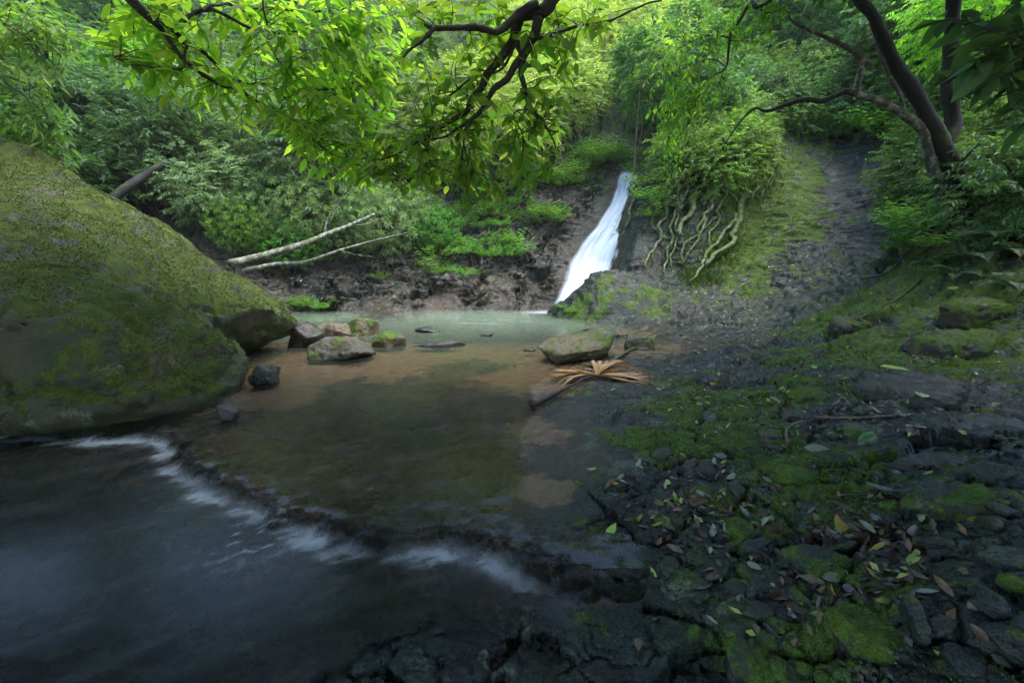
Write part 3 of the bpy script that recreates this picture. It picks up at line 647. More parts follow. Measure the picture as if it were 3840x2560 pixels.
def stone(px0, px1, yt, yb, name, label, mat, dr=.8, ang=.35, seed=0, lean=0.0, zb=0.0, pts=None, smooth=3, vox=None, group=None, sink=.35, cat='rock', amp=None):
    rng = np.random.RandomState(seed + 11); cxp = (px0 + px1) / 2
    g = onz(cxp, yb, zb); fd = g[1] * cp + (CAM_H - g[2]) * sp
    wd = (px1 - px0) * fd / FPX; dp = wd * dr; dep = (CAM_H - zb) / g[1]
    ht = max(.02, (yb - yt) * fd / FPX / cp - .45 * dp * dep)
    c = np.array([g[0], g[1] + dp * .5, zb])
    if pts is None:
        Q = rng.normal(size=(int(10 + 16 * (1 - ang)), 3)); Q /= np.linalg.norm(Q, axis=1)[:, None]
        Q = np.sign(Q) * np.abs(Q) ** .85; Q /= np.abs(Q).max(0)
    else: Q = np.array(pts, float)
    V = Q * np.array([wd / 2, dp / 2, 1.0]); V[:, 2] = np.where(Q[:, 2] > 0, Q[:, 2] * ht, Q[:, 2] * ht * sink)
    V[:, 0] += lean * V[:, 2]; V = V + c
    me = hull_rock(name, [[tuple(v) for v in V]], vox or max(.012, wd / 34), mat, smooth, amp or wd * .045, 3.0 / max(wd, .2), seed=seed * 3.1)
    base = np.array([c[0], c[1], zb]); n_ = len(me.vertices); co = np.empty(n_ * 3, np.float32); me.vertices.foreach_get('co', co)
    me.vertices.foreach_set('co', (co.reshape(-1, 3) - base.astype(np.float32)).ravel()); me.update()
    return link(name, me, label=label, cat=cat, group=group, loc=base)
stone(688, 846, 768, 829, 'river_boulder', 'dark rounded boulder with pale lichen, nearest of the stones beside the huge boulder', M_STONE, .75, .3, 1, smooth=3)
stone(785, 861, 730, 772, 'river_boulder', 'pale green angular boulder standing in the pool behind the dark rounded one', M_STONE_MOSSY, .8, .4, 2, smooth=2)
stone(732, 800, 740, 776, 'river_boulder', 'smooth tan boulder wedged behind the dark rounded one', M_STONE_TAN, .9, .1, 3, smooth=4)
stone(716, 766, 741, 762, 'river_boulder', 'small pale boulder farthest back between the tan one and the huge boulder', M_STONE_TAN, .9, .2, 4, smooth=4)
stone(845, 927, 758, 798, 'river_boulder', 'brown stone fringed with bright moss right of the dark rounded boulder', M_STONE_MOSSY, .7, .3, 5, smooth=3)
stone(950, 1007, 749, 765, 'river_stone', 'low wet domed stone barely above the pool surface', M_STONE_DARK, .9, .1, 6, smooth=4)
stone(938, 1068, 778, 798, 'flat_stone', 'long flat black stone lying in the shallows with a raised fin', M_STONE_DARK, .35, .5, 7, smooth=1,
      pts=[(-1,-.2,.1),(-.6,-.8,.25),(-.55,.5,.55),(0,.6,.8),(.1,-.9,.3),(.35,.4,1),(.5,-.5,.5),(1,.1,.45),(.95,.3,.1),(-.9,.3,0),(-1,0,-1),(1,0,-1),(0,-1,-1),(0,1,-1)])
stone(1103, 1134, 765, 773, 'river_stone', 'tiny dark stone poking out of the middle of the pool', M_STONE_DARK, .6, .3, 8, smooth=1)
stone(1200, 1232, 799, 807, 'river_stone', 'small dark stone in the sandy shallows left of the flat rock', M_STONE_DARK, .6, .3, 9, smooth=1)
FR = [(-1,-.1,.42),(-.82,.35,.62),(-.3,.6,.80),(.25,.9,1.0),(.72,.95,1.06),(.86,.3,.86),(.70,-.25,.55),(.42,-.7,.46),(-.1,-.8,.42),(-.45,-.95,.34),(-.55,-.8,.02),(-.75,-.3,.05),(.0,-.55,-.1),(.5,-.3,-.1),(.7,.2,-.2),(.75,.8,-.5),(-.5,.5,-.5),(-.85,.2,.1)]
stone(1236, 1443, 757, 836, 'flat_boulder', 'large flat tan boulder with a mossy undercut edge at the pool margin', M_STONE_FLAT, .72, .4, 10, pts=FR, smooth=2, vox=.018, sink=.2, amp=.045)
stone(1402, 1447, 753, 778, 'river_stone', 'brown stone tucked behind the right end of the flat tan boulder', M_STONE_TAN, .8, .4, 12, zb=-.02, smooth=2)
stone(1440, 1515, 768, 806, 'wedge_stone', 'grey wedge-shaped stone with a bright mossy right face', M_STONE_MOSSY, .7, .6, 13, smooth=1,
      pts=[(-1,-.4,.6),(-.6,.6,.85),(.35,.7,1),(.25,-.3,.95),(.75,.2,.6),(1,0,0),(.6,-.9,0),(-.9,-.8,0),(-1,.5,0),(.9,.8,0),(0,0,-1),(-.9,0,-1),(.9,0,-1)])
stone(556, 632, 832, 882, 'river_boulder', 'dark wet boulder in the shadow under the huge boulder', M_STONE_DARK, .9, .4, 14, smooth=2)
stone(478, 536, 925, 966, 'river_stone', 'small mossy stone leaning on the foot of the huge boulder', M_STONE_DARK, .9, .4, 15, smooth=2)
stone(640, 737, 735, 800, 'river_boulder', 'black boulder behind the pointed tip of the huge boulder', M_STONE_DARK, .8, .5, 16, smooth=2)

# ------------------------------------------------------------------ loose slabs of the right bank
def slab_mesh(name, seed, w, d, h, mat, tilt=(0, 0), n=9, vox=None):
    rng = np.random.RandomState(seed); P = []
    for k in range(n):
        a = 2 * math.pi * (k + rng.uniform(-.3, .3)) / n; r = rng.uniform(.78, 1.08)
        x, y = math.cos(a) * r * w / 2, math.sin(a) * r * d / 2
        P += [(x, y, -h * 1.2), (x * 1.02, y * 1.02, h * rng.uniform(.3, .6)), (x * rng.uniform(.72, .92), y * rng.uniform(.72, .92), h * rng.uniform(.8, 1.05))]
    P = np.array(P); P[:, 2] += P[:, 0] * tilt[0] + P[:, 1] * tilt[1]
    return hull_rock(name, [[tuple(p) for p in P]], vox or max(.010, w / 42), mat, 2, w * .030, 4.0 / w, strata=.05, seed=seed * 1.3)
def put_slab(px, py, wpx, dr, h, mat, label, seed, tilt=(0, 0), rot=0, name='rock_slab', cat='rock', sink=.62):
    g = hit(px, py); fd = g[1] * cp + (CAM_H - g[2]) * sp; wd = wpx * fd / FPX
    return link(name, slab_mesh(name, seed, wd, wd * dr, h, mat, tilt), label=label, cat=cat, loc=g - np.array([0, 0, h * sink]), rot=(0, 0, rot))
for a in ((2085, 885, 300, .62, .10, M_SLABBR, 'wide flat slab carrying the big lime leaf', 1, (.03, .06), .1),
          (1865, 905, 130, .8, .13, M_LEDGE, 'mossy lichen-spotted lump at the left end of the wide flat slab', 2, (0, .1), .4),
          (2230, 975, 330, .5, .05, M_SLABBR, 'smooth brown slab at the right edge below the wide flat slab', 3, (.04, .02), .05),
          (1995, 990, 150, .6, .06, M_SLAB, 'grey slab beside the large green fallen leaf', 4, (0, .08), .2),
          (1768, 1000, 75, .8, .08, M_SLAB, 'small upright mossy block left of the grey slab', 5, (.1, .1), .3),
          (2235, 1160, 270, .55, .13, M_SLAB, 'hollowed lichen-patched rock at the lower right edge', 6, (.10, .12), -.5),
          (1586, 1328, 125, .75, .06, M_SLAB, 'square grey-green block beside the tip of the brown puddle', 7, (.05, .06), .15),
          (1390, 1290, 260, .40, .012, M_SLAB, 'flat blue-grey slab bordering the brown puddle', 8, (.0, .0), -.25),
          (2210, 785, 290, .42, .20, M_LEDGE, 'long mossy ledge below the fern bank on the right', 9, (.08, .15), .1),
          (2270, 700, 210, .5, .16, M_LEDGE, 'upper mossy ledge at the right edge under the ferns', 10, (.05, .15), .0),
          (1960, 740, 150, .6, .12, M_LEDGE, 'moss-covered hump left of the long mossy ledge', 11, (.05, .2), .3),
          (1830, 1090, 150, .8, .12, M_LEDGE, 'mossy hump in the middle of the right bank', 12, (.0, .15), .5),
          (1700, 1220, 100, .9, .09, M_LEDGE, 'dark mossy block above the square grey-green block', 13, (.1, .1), .8),
          (1880, 1290, 170, .8, .07, M_SLAB, 'leaf-strewn dark slab below the yellow fallen leaf', 14, (.0, .05), .1),
          (2060, 1470, 280, .7, .09, M_LEDGE, 'ridged mossy slab near the bottom right corner', 15, (-.08, .15), -.5),
          (1740, 1500, 190, .7, .06, M_SLAB, 'cracked dark slab at the bottom, left of the ridged mossy slab', 16, (.03, .1), .3),
          (2280, 1420, 200, .7, .07, M_SLAB, 'grey slab close to the right edge above the ridged slab', 17, (.03, .1), .3),
          (2150, 1060, 190, .45, .05, M_SLABBR, 'thin brown slab above the hollowed rock', 18, (.05, .04), .1)):
    put_slab(a[0], a[1], a[2], a[3], a[4], a[5], a[6], a[7], a[8], a[9])
chips = [slab_mesh('rock_chip', 40 + k, .11, .08, .014, M_SLAB, (.06, .08), 7, .007) for k in range(6)]
rng = np.random.RandomState(5); cpx = rng.uniform(1330, 2340, 400); cpy = 880 + 680 * rng.rand(400) ** .7
CH = hits(cpx, cpy); CN = normals_at(CH, .1); k = 0
for i in range(400):
    if k >= 70: break
    if CH[i, 2] < .0 or (cpx[i] < 1500 and cpy[i] > 1230): continue
    q = Vector(CN[i]).to_track_quat('Z', 'Y') @ Matrix.Rotation(rng.uniform(0, 6.28), 3, 'Z').to_quaternion()
    link('rock_chip', chips[k % 6], label='small dark flake of stone lying among leaves on the right bank', cat='rock', group='stone flakes on the right bank', loc=CH[i] - CN[i] * .004, rot=q.to_euler(), scl=(rng.uniform(.5, 1.5)) * (1, 1.6)[rng.rand() < .15]); k += 1

# ------------------------------------------------------------------ foliage library
def crown_arrays(rng, nclu, per, L, W, R, flat=.8, twig=.30, gap=-.12, droop=.35, up=.8, whorl=False):
    C = []
    while len(C) < nclu:
        q = rng.normal(size=(nclu * 2, 3)); q /= np.linalg.norm(q, axis=1)[:, None]; q *= rng.rand(len(q))[:, None] ** .45
        q = q[fbm(q * 2.1 + rng.rand() * 50, 2) > gap]; C += list(q)
    C = np.array(C[:nclu]); out = C / (np.linalg.norm(C, axis=1)[:, None] + 1e-6)
    C = C * np.array([R, R, R * flat])
    T = out * .8 + rng.normal(size=C.shape) * .5; T[:, 2] = T[:, 2] * .6 - .05; T /= np.linalg.norm(T, axis=1)[:, None]
    t = np.linspace(.1, 1, per)
    if whorl: t = .75 + .25 * t
    P = (C[:, None] + T[:, None] * (t * twig)[None, :, None]) - np.array([0, 0, 1.0]) * (droop * .25 * t ** 2 * twig)[None, :, None]
    upv = np.array([0, 0, 1.0]); S = np.cross(T, upv); S /= np.linalg.norm(S, axis=1)[:, None] + 1e-6
    sg = np.where(np.arange(per) % 2, 1, -1)
    if whorl:
        an = np.arange(per) * 2.4; B = np.cross(S, T)
        D = T[:, None] * .55 + S[:, None] * np.cos(an)[None, :, None] + B[:, None] * np.sin(an)[None, :, None]
    else: D = T[:, None] * .65 + S[:, None] * sg[None, :, None] * .8
    D = D + rng.normal(size=P.shape) * .22 - upv * droop
    Nn = upv * up + rng.normal(size=P.shape) * .45
    P = P.reshape(-1, 3); D = D.reshape(-1, 3); Nn = Nn.reshape(-1, 3)
    LL = L * rng.uniform(.65, 1.25, len(P)); r = np.clip(np.repeat(rng.rand(nclu), per) * .55 + rng.rand(len(P)) * .45, 0, 1)
    return P, D, Nn, LL, W / L * LL, r
def crown_mesh(name, mat, seed, **kw):
    rng = np.random.RandomState(seed); b = MB(); P, D, Nn, L, W, r = crown_arrays(rng, **kw); b.leaves(P, D, Nn, L, W, .15, False, r); return b.mesh(name, mat, False)
CR = {}
for key, mat, kw in (('dark', L_DARK, dict(nclu=720, per=12, L=.145, W=.055, R=1.45, gap=.06)),
                     ('pale', L_PALE, dict(nclu=950, per=13, L=.095, W=.034, R=1.45, gap=.03)),
                     ('glow', L_GLOW, dict(nclu=900, per=13, L=.085, W=.034, R=1.4)),
                     ('mid', L_MID, dict(nclu=800, per=12, L=.095, W=.042, R=1.35)),
                     ('cliff', L_CLIFF, dict(nclu=420, per=12, L=.070, W=.034, R=.75, flat=1.0, droop=.7)),
                     ('cliffdark', L_DARK, dict(nclu=420, per=12, L=.080, W=.034, R=.75, flat=1.0, droop=.6)),
                     ('shrub', L_PALE, dict(nclu=520, per=11, L=.115, W=.026, R=.85, flat=.75, whorl=True, droop=.1)),
                     ('shrubg', L_HERB, dict(nclu=420, per=11, L=.115, W=.028, R=.8, flat=.7, whorl=True, droop=.15))):
    CR[key] = [crown_mesh('crown', mat, 100 + 7 * len(CR) + j, **kw) for j in range(3)]
def limb_mesh(seed, H, R, mat, lean=.12):
    rng = np.random.RandomState(seed); b = MB(); top = np.array([rng.uniform(-1, 1) * lean * H, rng.uniform(-1, 1) * lean * H, H])
    b.tube([(0, 0, -.3), top * .35 + rng.normal(size=3) * .05, top * .7 + rng.normal(size=3) * .06, top], .035 + .02 * H, .02, 6, 10)
    tr = b.mesh('trunk', mat); b = MB()
    for k in range(9):
        s = top * rng.uniform(.55, 1); d = rng.normal(size=3); d /= np.linalg.norm(d); d[2] = abs(d[2]) * .6
        b.tube([s, s + d * R * .45 + np.array([0, 0, .08]), s + d * R * .9], .02, .005, 4, 6)
    return tr, b.mesh('limbs', mat), top
def tree(name, label, kind, crown_pos, group, scale=1.0, seed=0, cat='tree', trunk_mat=None, minH=.5):
    c = np.array(crown_pos, float); rng = np.random.RandomState(seed); gz_ = float(ground_z([c[0]], [c[1]])[0]); H = max(minH, c[2] - gz_)
    H = min(H, 7.0)
    tr, lm, top = limb_mesh(seed, H, 1.2 * scale, trunk_mat or B_DARK)
    root = link(name, None, label=label, cat=cat, group=group, loc=(c[0] - top[0], c[1] - top[1], c[2] - H))
    tk = link('trunk', tr, root); link('limb', lm, tk)
    m_ = CR[kind][seed % 3]; cr = link('crown', m_, root, loc=top, rot=(rng.uniform(-.3, .3), rng.uniform(-.3, .3), rng.uniform(0, 6.28)), scl=scale * rng.uniform(.85, 1.15)); cr['kind'] = 'stuff'
    return root
rng = np.random.RandomState(21)
TL = []
for row, py in enumerate((-60, 20, 100, 180, 260, 340, 415)):
    for px in np.arange(-180, 2560, 118):
        x_ = px + rng.uniform(-40, 40) + (59 if row % 2 else 0); y_ = py + rng.uniform(-28, 28)
        if py > 220 and 1230 < x_ < 1560: continue
        if py > 120 and 1330 < x_ < 1540: continue
        if x_ > 1540 and py > 60: continue                 # the cliff on the right has its own cover
        if (y_ > 395 and x_ > 600) or (y_ > 330 and x_ > 960): continue
        TL.append((x_, y_))
TL += [(1380,150),(1440,110),(1505,150),(1350,90),(1480,60),(1420,30),(1535,90),(1290,160),(1560,170),(1250,230),(1320,200),(1470,-20),(1360,10),(1540,20)]
TL = np.array(TL); TH_ = hits(TL[:, 0], TL[:, 1])
def zone(px, py):
    v = 'topmost on' if py < -20 else ('high on' if py < 60 else ('upper-middle on' if py < 140 else ('halfway up' if py < 220 else ('lower-middle on' if py < 300 else 'low on'))))
    ZN = ((60, 'left hillside at the very edge of the view'), (180, 'left hillside above the top of the huge boulder'), (300, 'left hillside left of the lime branch'), (420, 'left hillside under the base of the lime branch'), (560, 'hillside behind the first half of the lime branch'), (700, 'hillside behind the second half of the lime branch'),
          (840, 'hillside behind the tip of the lime branch'), (960, 'hillside between the lime branch and the crooked bough'), (1090, 'hillside left of the crooked mossy bough'), (1220, 'hillside behind the crooked mossy bough'), (1340, 'hillside right of the crooked mossy bough'), (1450, 'hillside just left of the hanging vines'), (1560, 'hillside just right of the hanging vines'),
          (1720, 'cliff top left of the thin drooping twigs'), (1950, 'cliff top above the bare rock slope'), (2150, 'cliff top left of the upright mossy stem'), (9999, 'cliff top behind the large glossy leaves'))
    h = next(t for q, t in ZN if px < q)
    return v + ' the ' + h
DESC = {'dark': 'dark green forest tree', 'pale': 'grey-green forest tree', 'glow': 'pale glow-tinted yellow-green tree', 'mid': 'fresh green leafy tree'}
for i, (px, py) in enumerate(TL):
    if px < 430: kd = 'dark' if rng.rand() < .8 else 'mid'
    elif px < 960: kd = ('pale', 'dark', 'pale', 'pale')[rng.randint(4)]
    elif px < 1180: kd = ('pale', 'glow', 'glow')[rng.randint(3)]
    elif px < 1560: kd = 'glow'
    else: kd = ('mid', 'dark')[rng.randint(2)]
    Y = TH_[i, 1] - rng.uniform(.4, 1.6) - (rng.rand() < .3) * rng.uniform(.5, 2.0)
    tree('forest_tree', f'{DESC[kd]} {zone(px, py)}', kd, at(px, py, Y), f'{DESC[kd]}s {zone(px, py)}', rng.uniform(.85, 1.2), 300 + i)
# foliage on the right-hand cliff
CL = []
for px in np.arange(1500, 2480, 62):
    for py in np.arange(-30, 520, 58):
        x_ = px + rng.uniform(-25, 25); y_ = py + rng.uniform(-22, 22)
        if x_ < 1800 and y_ > 400: continue
        if 1700 < x_ < 1800 and y_ > 330: continue
        if x_ < 1560 and y_ > 330: continue
        if 1780 < x_ < 2130 and y_ > 270: continue
        if x_ >= 2130 and y_ > 470: continue
        CL.append((x_, y_))
CL = np.array(CL); CH_ = hits(CL[:, 0], CL[:, 1])
for i, (px, py) in enumerate(CL):
    bright = px < 1780 + rng.uniform(-120, 120); kd = 'cliff' if bright or rng.rand() < .35 else 'cliffdark'
    side = 'right beside the waterfall' if px < 1580 else ('among the mossy roots' if px < 1720 else ('left above the bare rock slope' if px < 1880 else ('right above the bare rock slope' if px < 2050 else ('just left of the forked tree' if px < 2150 else ('just right of the forked tree' if px < 2270 else 'at the right edge of the view')))))
    hgt = 'at the cliff top' if py < 60 else ('high on the cliff' if py < 170 else ('halfway up the cliff' if py < 280 else ('low on the cliff' if py < 390 else 'at the cliff foot')))
    tn = 'bright green' if kd == 'cliff' else 'dark green'
    c = at(px, py, CH_[i, 1] - .25)
    tree('cliff_shrub', f'{tn} small-leaved shrub clinging {hgt} {side}', kd, c, f'{tn} shrubs {hgt} {side}', rng.uniform(.7, 1.05), 700 + i, cat='shrub', minH=.35)
# shrubs on the far shelf
for i, (px, py, dY, kd, sc_, lb) in enumerate(((560,520,1.0,'shrubg',.9,'light green feathery shrub behind the tip of the huge boulder'),(635,455,1.2,'shrub',1.1,'grey-green bush above the pale fallen log'),
        (720,500,1.0,'shrub',1.0,'grey-green bush overhanging the middle of the pale fallen log'),(800,455,1.2,'shrub',1.15,'large grey-green bush between the log and the drooping branch'),(880,500,.9,'shrub',1.0,'grey-green bush at the upper end of the fallen log'),
        (950,480,.8,'shrub',.9,'grey-green bush beside the low plants on the rock shelf'),(680,560,.7,'shrubg',.75,'low feathery shrub just above the fallen log'),(600,400,1.6,'shrubg',1.0,'light green feathery shrub over the dark ledges'),
        (500,420,1.5,'shrub',1.0,'spreading bush over the dark ledges behind the boulder'),(1000,520,.6,'shrubg',.7,'small leafy shrub at the left end of the low plants'),(640,330,2.2,'shrub',1.3,'rounded pale bush under the lime branch'),
        (560,290,2.4,'shrub',1.3,'pale bush left of the rounded one under the lime branch'),(740,390,1.8,'shrub',1.1,'bush at the end of the lime branch'),(820,540,.7,'shrub',.8,'bush in front of the fallen log crossing its thin end'),
        (330,330,2.0,'dark',.7,'dark bush just above the crest of the huge boulder'),(200,260,2.5,'dark',.8,'dark leafy tree above the shoulder of the huge boulder'),(80,250,3,'dark',.8,'dark leafy tree above the top of the huge boulder'),
        (1090,420,.7,'shrubg',.8,'leafy shrub below the drooping branch'),(1180,380,.8,'shrubg',.8,'leafy shrub left of the waterfall lip'))):
    Y = hit(px, py)[1] - dY
    tree('leafy_shrub' if kd != 'dark' else 'forest_tree', lb, kd, at(px, py, Y), 'shrubs across the pool', sc_, 900 + i, cat='shrub' if kd != 'dark' else 'tree', minH=.3)

# low bright plants on the rocks
def herb_mesh(seed, R=.28, n=46):
    rng = np.random.RandomState(seed); b = MB(); Pa, Da, Na = [], [], []
    for k in range(n):
        a = rng.uniform(0, 6.28); rad = R * math.sqrt(rng.rand()); base = np.array([math.cos(a) * rad * .6, math.sin(a) * rad * .6, 0])
        tip = np.array([math.cos(a) * rad * 1.5, math.sin(a) * rad * 1.5, rng.uniform(.10, .26)]); d = tip - base; d /= np.linalg.norm(d)
        s_ = np.cross(d, (0, 0, 1.0)); s_ /= np.linalg.norm(s_) + 1e-6
        for j, t in enumerate(np.linspace(.35, 1, 7)):
            Pa.append(base + (tip - base) * t); Da.append(d * .6 + s_ * (1 if j % 2 else -1) * .85 + rng.normal(size=3) * .12 - np.array([0, 0, .2])); Na.append(np.array([0, 0, 1.0]) + d * .2 + rng.normal(size=3) * .2)
    L = rng.uniform(.055, .095, len(Pa)); b.leaves(np.array(Pa), np.array(Da), np.array(Na), L, L * .36, .15, False, rng.rand(len(Pa))); return b.mesh('foliage', L_HERB, False)
HB = [herb_mesh(60 + k) for k in range(5)]
def herb(px, py, sc_, label, group, i):
    p = hit(px, py); r = link('leafy_plant', None, label=label, cat='plant', group=group, loc=p - np.array([0, 0, .02]), rot=(0, 0, rng.uniform(0, 6.28)), scl=sc_)
    f = link('foliage', HB[i % 5], r); f['kind'] = 'stuff'
hb = [(i_, 'bright green herb in the large patch left of the waterfall', 'herbs in the large patch left of the waterfall') for i_ in
      ((985,560,1.2),(1000,590,1.3),(1020,570,1.2),(990,615,1.1),(1010,630,.9),(1045,565,1.0),(1060,585,1.0),(1085,570,1.0),(1100,585,.9),(1150,570,1.2),(1175,560,1.4),(1190,580,1.2),(1165,590,1.1),(1130,590,.9),(1040,625,.7),(1070,632,.7),(1095,630,.6))]
hb += [(i_, 'bright green herb on the ledge between the drooping branch and the fall', 'herbs on the ledge between branch and fall') for i_ in
       ((1240,500,1.5),(1255,515,1.5),(1265,500,1.2),(1060,490,1.2),(1090,480,1.2),(1120,500,1.2),(1140,485,1.1),(1080,510,1.1),(1165,505,1.0),(1110,525,.9),(1060,525,1.0),(1190,470,1.0),(1150,520,.8),(1030,500,1.1))]
hb += [(i_, 'glossy green herb along the rock lip left of the waterfall top', 'herbs along the lip of the fall') for i_ in
       ((1240,415,1.3),(1270,420,1.3),(1300,410,1.2),(1330,400,1.3),(1350,385,1.4),(1370,370,1.5),(1395,380,1.5),(1410,365,1.5),(1380,350,1.5),(1355,360,1.5),(1425,370,1.2),(1320,425,1.0),(1290,430,1.0))]
hb += [(i_, 'dark glossy herb at the water edge behind the huge boulder', 'herbs at the water edge behind the huge boulder') for i_ in ((700,705,.9),(720,706,1.0),(740,708,.8),(690,700,.8))]
hb += [(i_, 'green herb on the foot of the cliff right of the fall', 'herbs right of the fall') for i_ in ((1470,400,1.2),(1485,430,1.2),(1500,460,1.1),(1475,370,1.2),(1495,500,.8),(1520,480,1.0),(1290,705,.35),(1310,715,.35))]
hb += [(i_, 'leafy green plant at the top of the bare rock slope', 'plants at the top of the rock slope') for i_ in ((2000,290,1.6),(2030,300,1.6),(2060,310,1.4),(1980,310,1.2),(1950,315,1.1),(2090,330,1.2),(1900,300,1.2),(1860,305,1.1),(1830,300,1.1))]
hb += [(i_, 'leafy green plant left of the foot of the forked tree', 'plants by the foot of the forked tree') for i_ in ((2110,480,1.2),(2120,510,1.2),(2090,530,1.1),(2100,560,1.0),(2130,545,1.1),(2080,580,.9),(2150,570,.9))]
hb += [((690,610,.6), 'small herb in a crack of the dark rock beside the log', None), ((745,600,.7), 'small herb under the thin end of the log', None), ((870,640,.6), 'lone small herb low on the far rock shelf', None), ((800,575,.7), 'small herb under the bush by the log', None)]
for i, ((px, py, sc_), lb, gp) in enumerate(hb): herb(px, py, sc_ * 1.2, lb, gp, i)

# ------------------------------------------------------------------ trees leaning over the stream
def in_poly(x, y, poly):
    ins = False; n = len(poly)
    for i in range(n):
        a, b = poly[i], poly[(i + 1) % n]
        if (a[1] > y) != (b[1] > y) and x < (b[0] - a[0]) * (y - a[1]) / (b[1] - a[1]) + a[0]: ins = not ins
    return ins
def sample_poly(rng, poly, n):
    xs = [p[0] for p in poly]; ys = [p[1] for p in poly]; out = []
    while len(out) < n:
        x, y = rng.uniform(min(xs), max(xs)), rng.uniform(min(ys), max(ys))
        if in_poly(x, y, poly): out.append((x, y))
    return out
def path_px(pts, Y0, Y1):
    Ys = np.linspace(Y0, Y1, len(pts)); return np.array([at(a, b, y) for (a, b), y in zip(pts, Ys)])
def leaf_variants(mat, k=6):
    out = []
    for j in range(k):
        b = MB(); b.leaves(np.zeros((1, 3)), np.array([[1.0, 0, 0]]), np.array([[0, 0, 1.0]]), 1.0, .34, .10 + .09 * j / k, True, np.array([(j + .5) / k])); out.append(b.mesh('leaf', mat, True))
    return out
def overhang(name, label, trunk, trunk_r, limbs, clusters, mat, bark, L, seed, spacing=.045, nobj=300, shade_crowns=None, fine_rest=True, maxtw=1.1, wr=.34, down=.35, twr=.005):
    rng = np.random.RandomState(seed); root = link(name, None, label=label, cat='tree', loc=trunk[0]); o0 = np.array(trunk[0], float)
    b = MB(); b.tube([np.array(p) - o0 for p in trunk], trunk_r, trunk_r * .55, 10, 26, .25, seed); TK = link('trunk', b.mesh('trunk', bark), root)
    LP = []
    for pts, r0, r1 in limbs:
        b = MB(); P = smooth_path(pts, max(12, len(pts) * 4)); jit = np.stack([fbm(P * 3.1 + 5 * q_ + seed, 2) for q_ in range(3)], -1) * .05; P = P + jit
        b.tube(P - o0, r0, r1, 7, len(P) * 2, .3, seed + len(LP)); link('limb', b.mesh('limb', bark), TK); LP.append(P)
    LPa = np.vstack(LP); tw = MB(); Pa, Da, Na = [], [], []
    for poly, n, Y0, Y1 in clusters:
        for (px, py) in sample_poly(rng, poly, n):
            T = at(px, py, rng.uniform(Y0, Y1)); dd = np.linalg.norm(LPa - T, axis=1)
            c = np.argsort(dd)[:12]; S = LPa[c[rng.randint(len(c))]]
            dist = np.linalg.norm(T - S)
            if dist > maxtw: S = T + (S - T) * maxtw / dist
            mid = (S + T) / 2 + np.array([0, 0, .12 * min(dist, 1)]) + rng.normal(size=3) * .05
            Q = smooth_path([S, mid, T], 12); tw.tube(Q - o0, twr, .0018, 4, 10, caps=False)
            ln = np.linalg.norm(np.diff(Q, axis=0), axis=1).sum(); k = max(5, int(ln * .8 / spacing))
            tt = np.linspace(.22, 1.0, k) * 11; ii = np.minimum(tt.astype(int), 10); fr = (tt - ii)[:, None]
            B = Q[ii] * (1 - fr) + Q[ii + 1] * fr; D = Q[ii + 1] - Q[ii]; D /= np.linalg.norm(D, axis=1)[:, None] + 1e-9
            S_ = np.cross(D, (0, 0, 1.0)); S_ /= np.linalg.norm(S_, axis=1)[:, None] + 1e-6
            sg = np.where(np.arange(k) % 2, 1, -1)[:, None]
            Pa.append(B); Da.append(D * .6 + S_ * sg * .75 + rng.normal(size=B.shape) * .22 - np.array([0, 0, down])); Na.append(np.array([0, 0, 1.0]) + rng.normal(size=B.shape) * .4)
    link('twigs', tw.mesh('twigs', bark), root)['kind'] = 'stuff'
    P = np.vstack(Pa); D = np.vstack(Da); Nn = np.vstack(Na); D /= np.linalg.norm(D, axis=1)[:, None]
    LL = L * rng.uniform(.6, 1.2, len(P)); size = LL / np.linalg.norm(P - np.array([0, 0, CAM_H]), axis=1)
    ordr = np.argsort(-size); big, rest = ordr[:nobj], ordr[nobj:]
    var = leaf_variants(mat)
    for i in big:
        x = D[i]; y = np.cross(Nn[i], x); y /= np.linalg.norm(y); z = np.cross(x, y)
        Mx = Matrix(((x[0], y[0] * wr / .34, z[0]), (x[1], y[1] * wr / .34, z[1]), (x[2], y[2] * wr / .34, z[2]))).to_4x4()
        o = link('leaf', var[rng.randint(len(var))], root); o.matrix_basis = Matrix.Translation(Vector(P[i] - o0)) @ Mx @ Matrix.Scale(float(LL[i]), 4)
    if len(rest): b = MB(); b.leaves(P[rest] - o0, D[rest], Nn[rest], LL[rest], LL[rest] * wr, .14, fine_rest, rng.rand(len(rest))); link('foliage', b.mesh('foliage', mat, fine_rest), root)['kind'] = 'stuff'
    if shade_crowns:  # unseen crowns added above the frame to shade the foreground
        for (c, kd, sc_) in shade_crowns:
            o = link('crown', CR[kd][rng.randint(3)], root, loc=np.array(c) - o0, rot=(0, 0, rng.uniform(0, 6.28)), scl=sc_); o['kind'] = 'stuff'
    return root
def gz1(x, y): return float(terrain(np.array([float(x)]), np.array([float(y)]))[0])
# tree over the left half: slender limbs, lime leaves
A1 = path_px([(297,0),(353,50),(403,111),(440,151),(480,185),(517,202),(571,218),(622,245),(655,276),(692,312),(719,326),(783,363),(850,385)], 4.3, 5.6)
A2 = path_px([(312,0),(336,30),(396,67),(430,101),(460,114),(487,141),(524,175),(564,195),(605,198),(645,218),(689,208),(783,205),(860,195)], 4.3, 5.8)
A3 = path_px([(396,67),(423,44),(470,30),(511,32),(571,60),(638,81),(699,72),(790,95)], 4.45, 5.3)
A4 = path_px([(460,27),(487,13),(524,7),(551,23),(605,17),(700,30),(800,20)], 4.6, 5.4)
A5 = path_px([(430,101),(414,155),(380,163),(322,160),(260,140)], 4.5, 4.3)
A6 = path_px([(605,0),(612,60),(620,100),(640,150),(660,210)], 4.8, 5.1)
A7 = path_px([(645,218),(690,270),(720,310)], 5.2, 5.4)
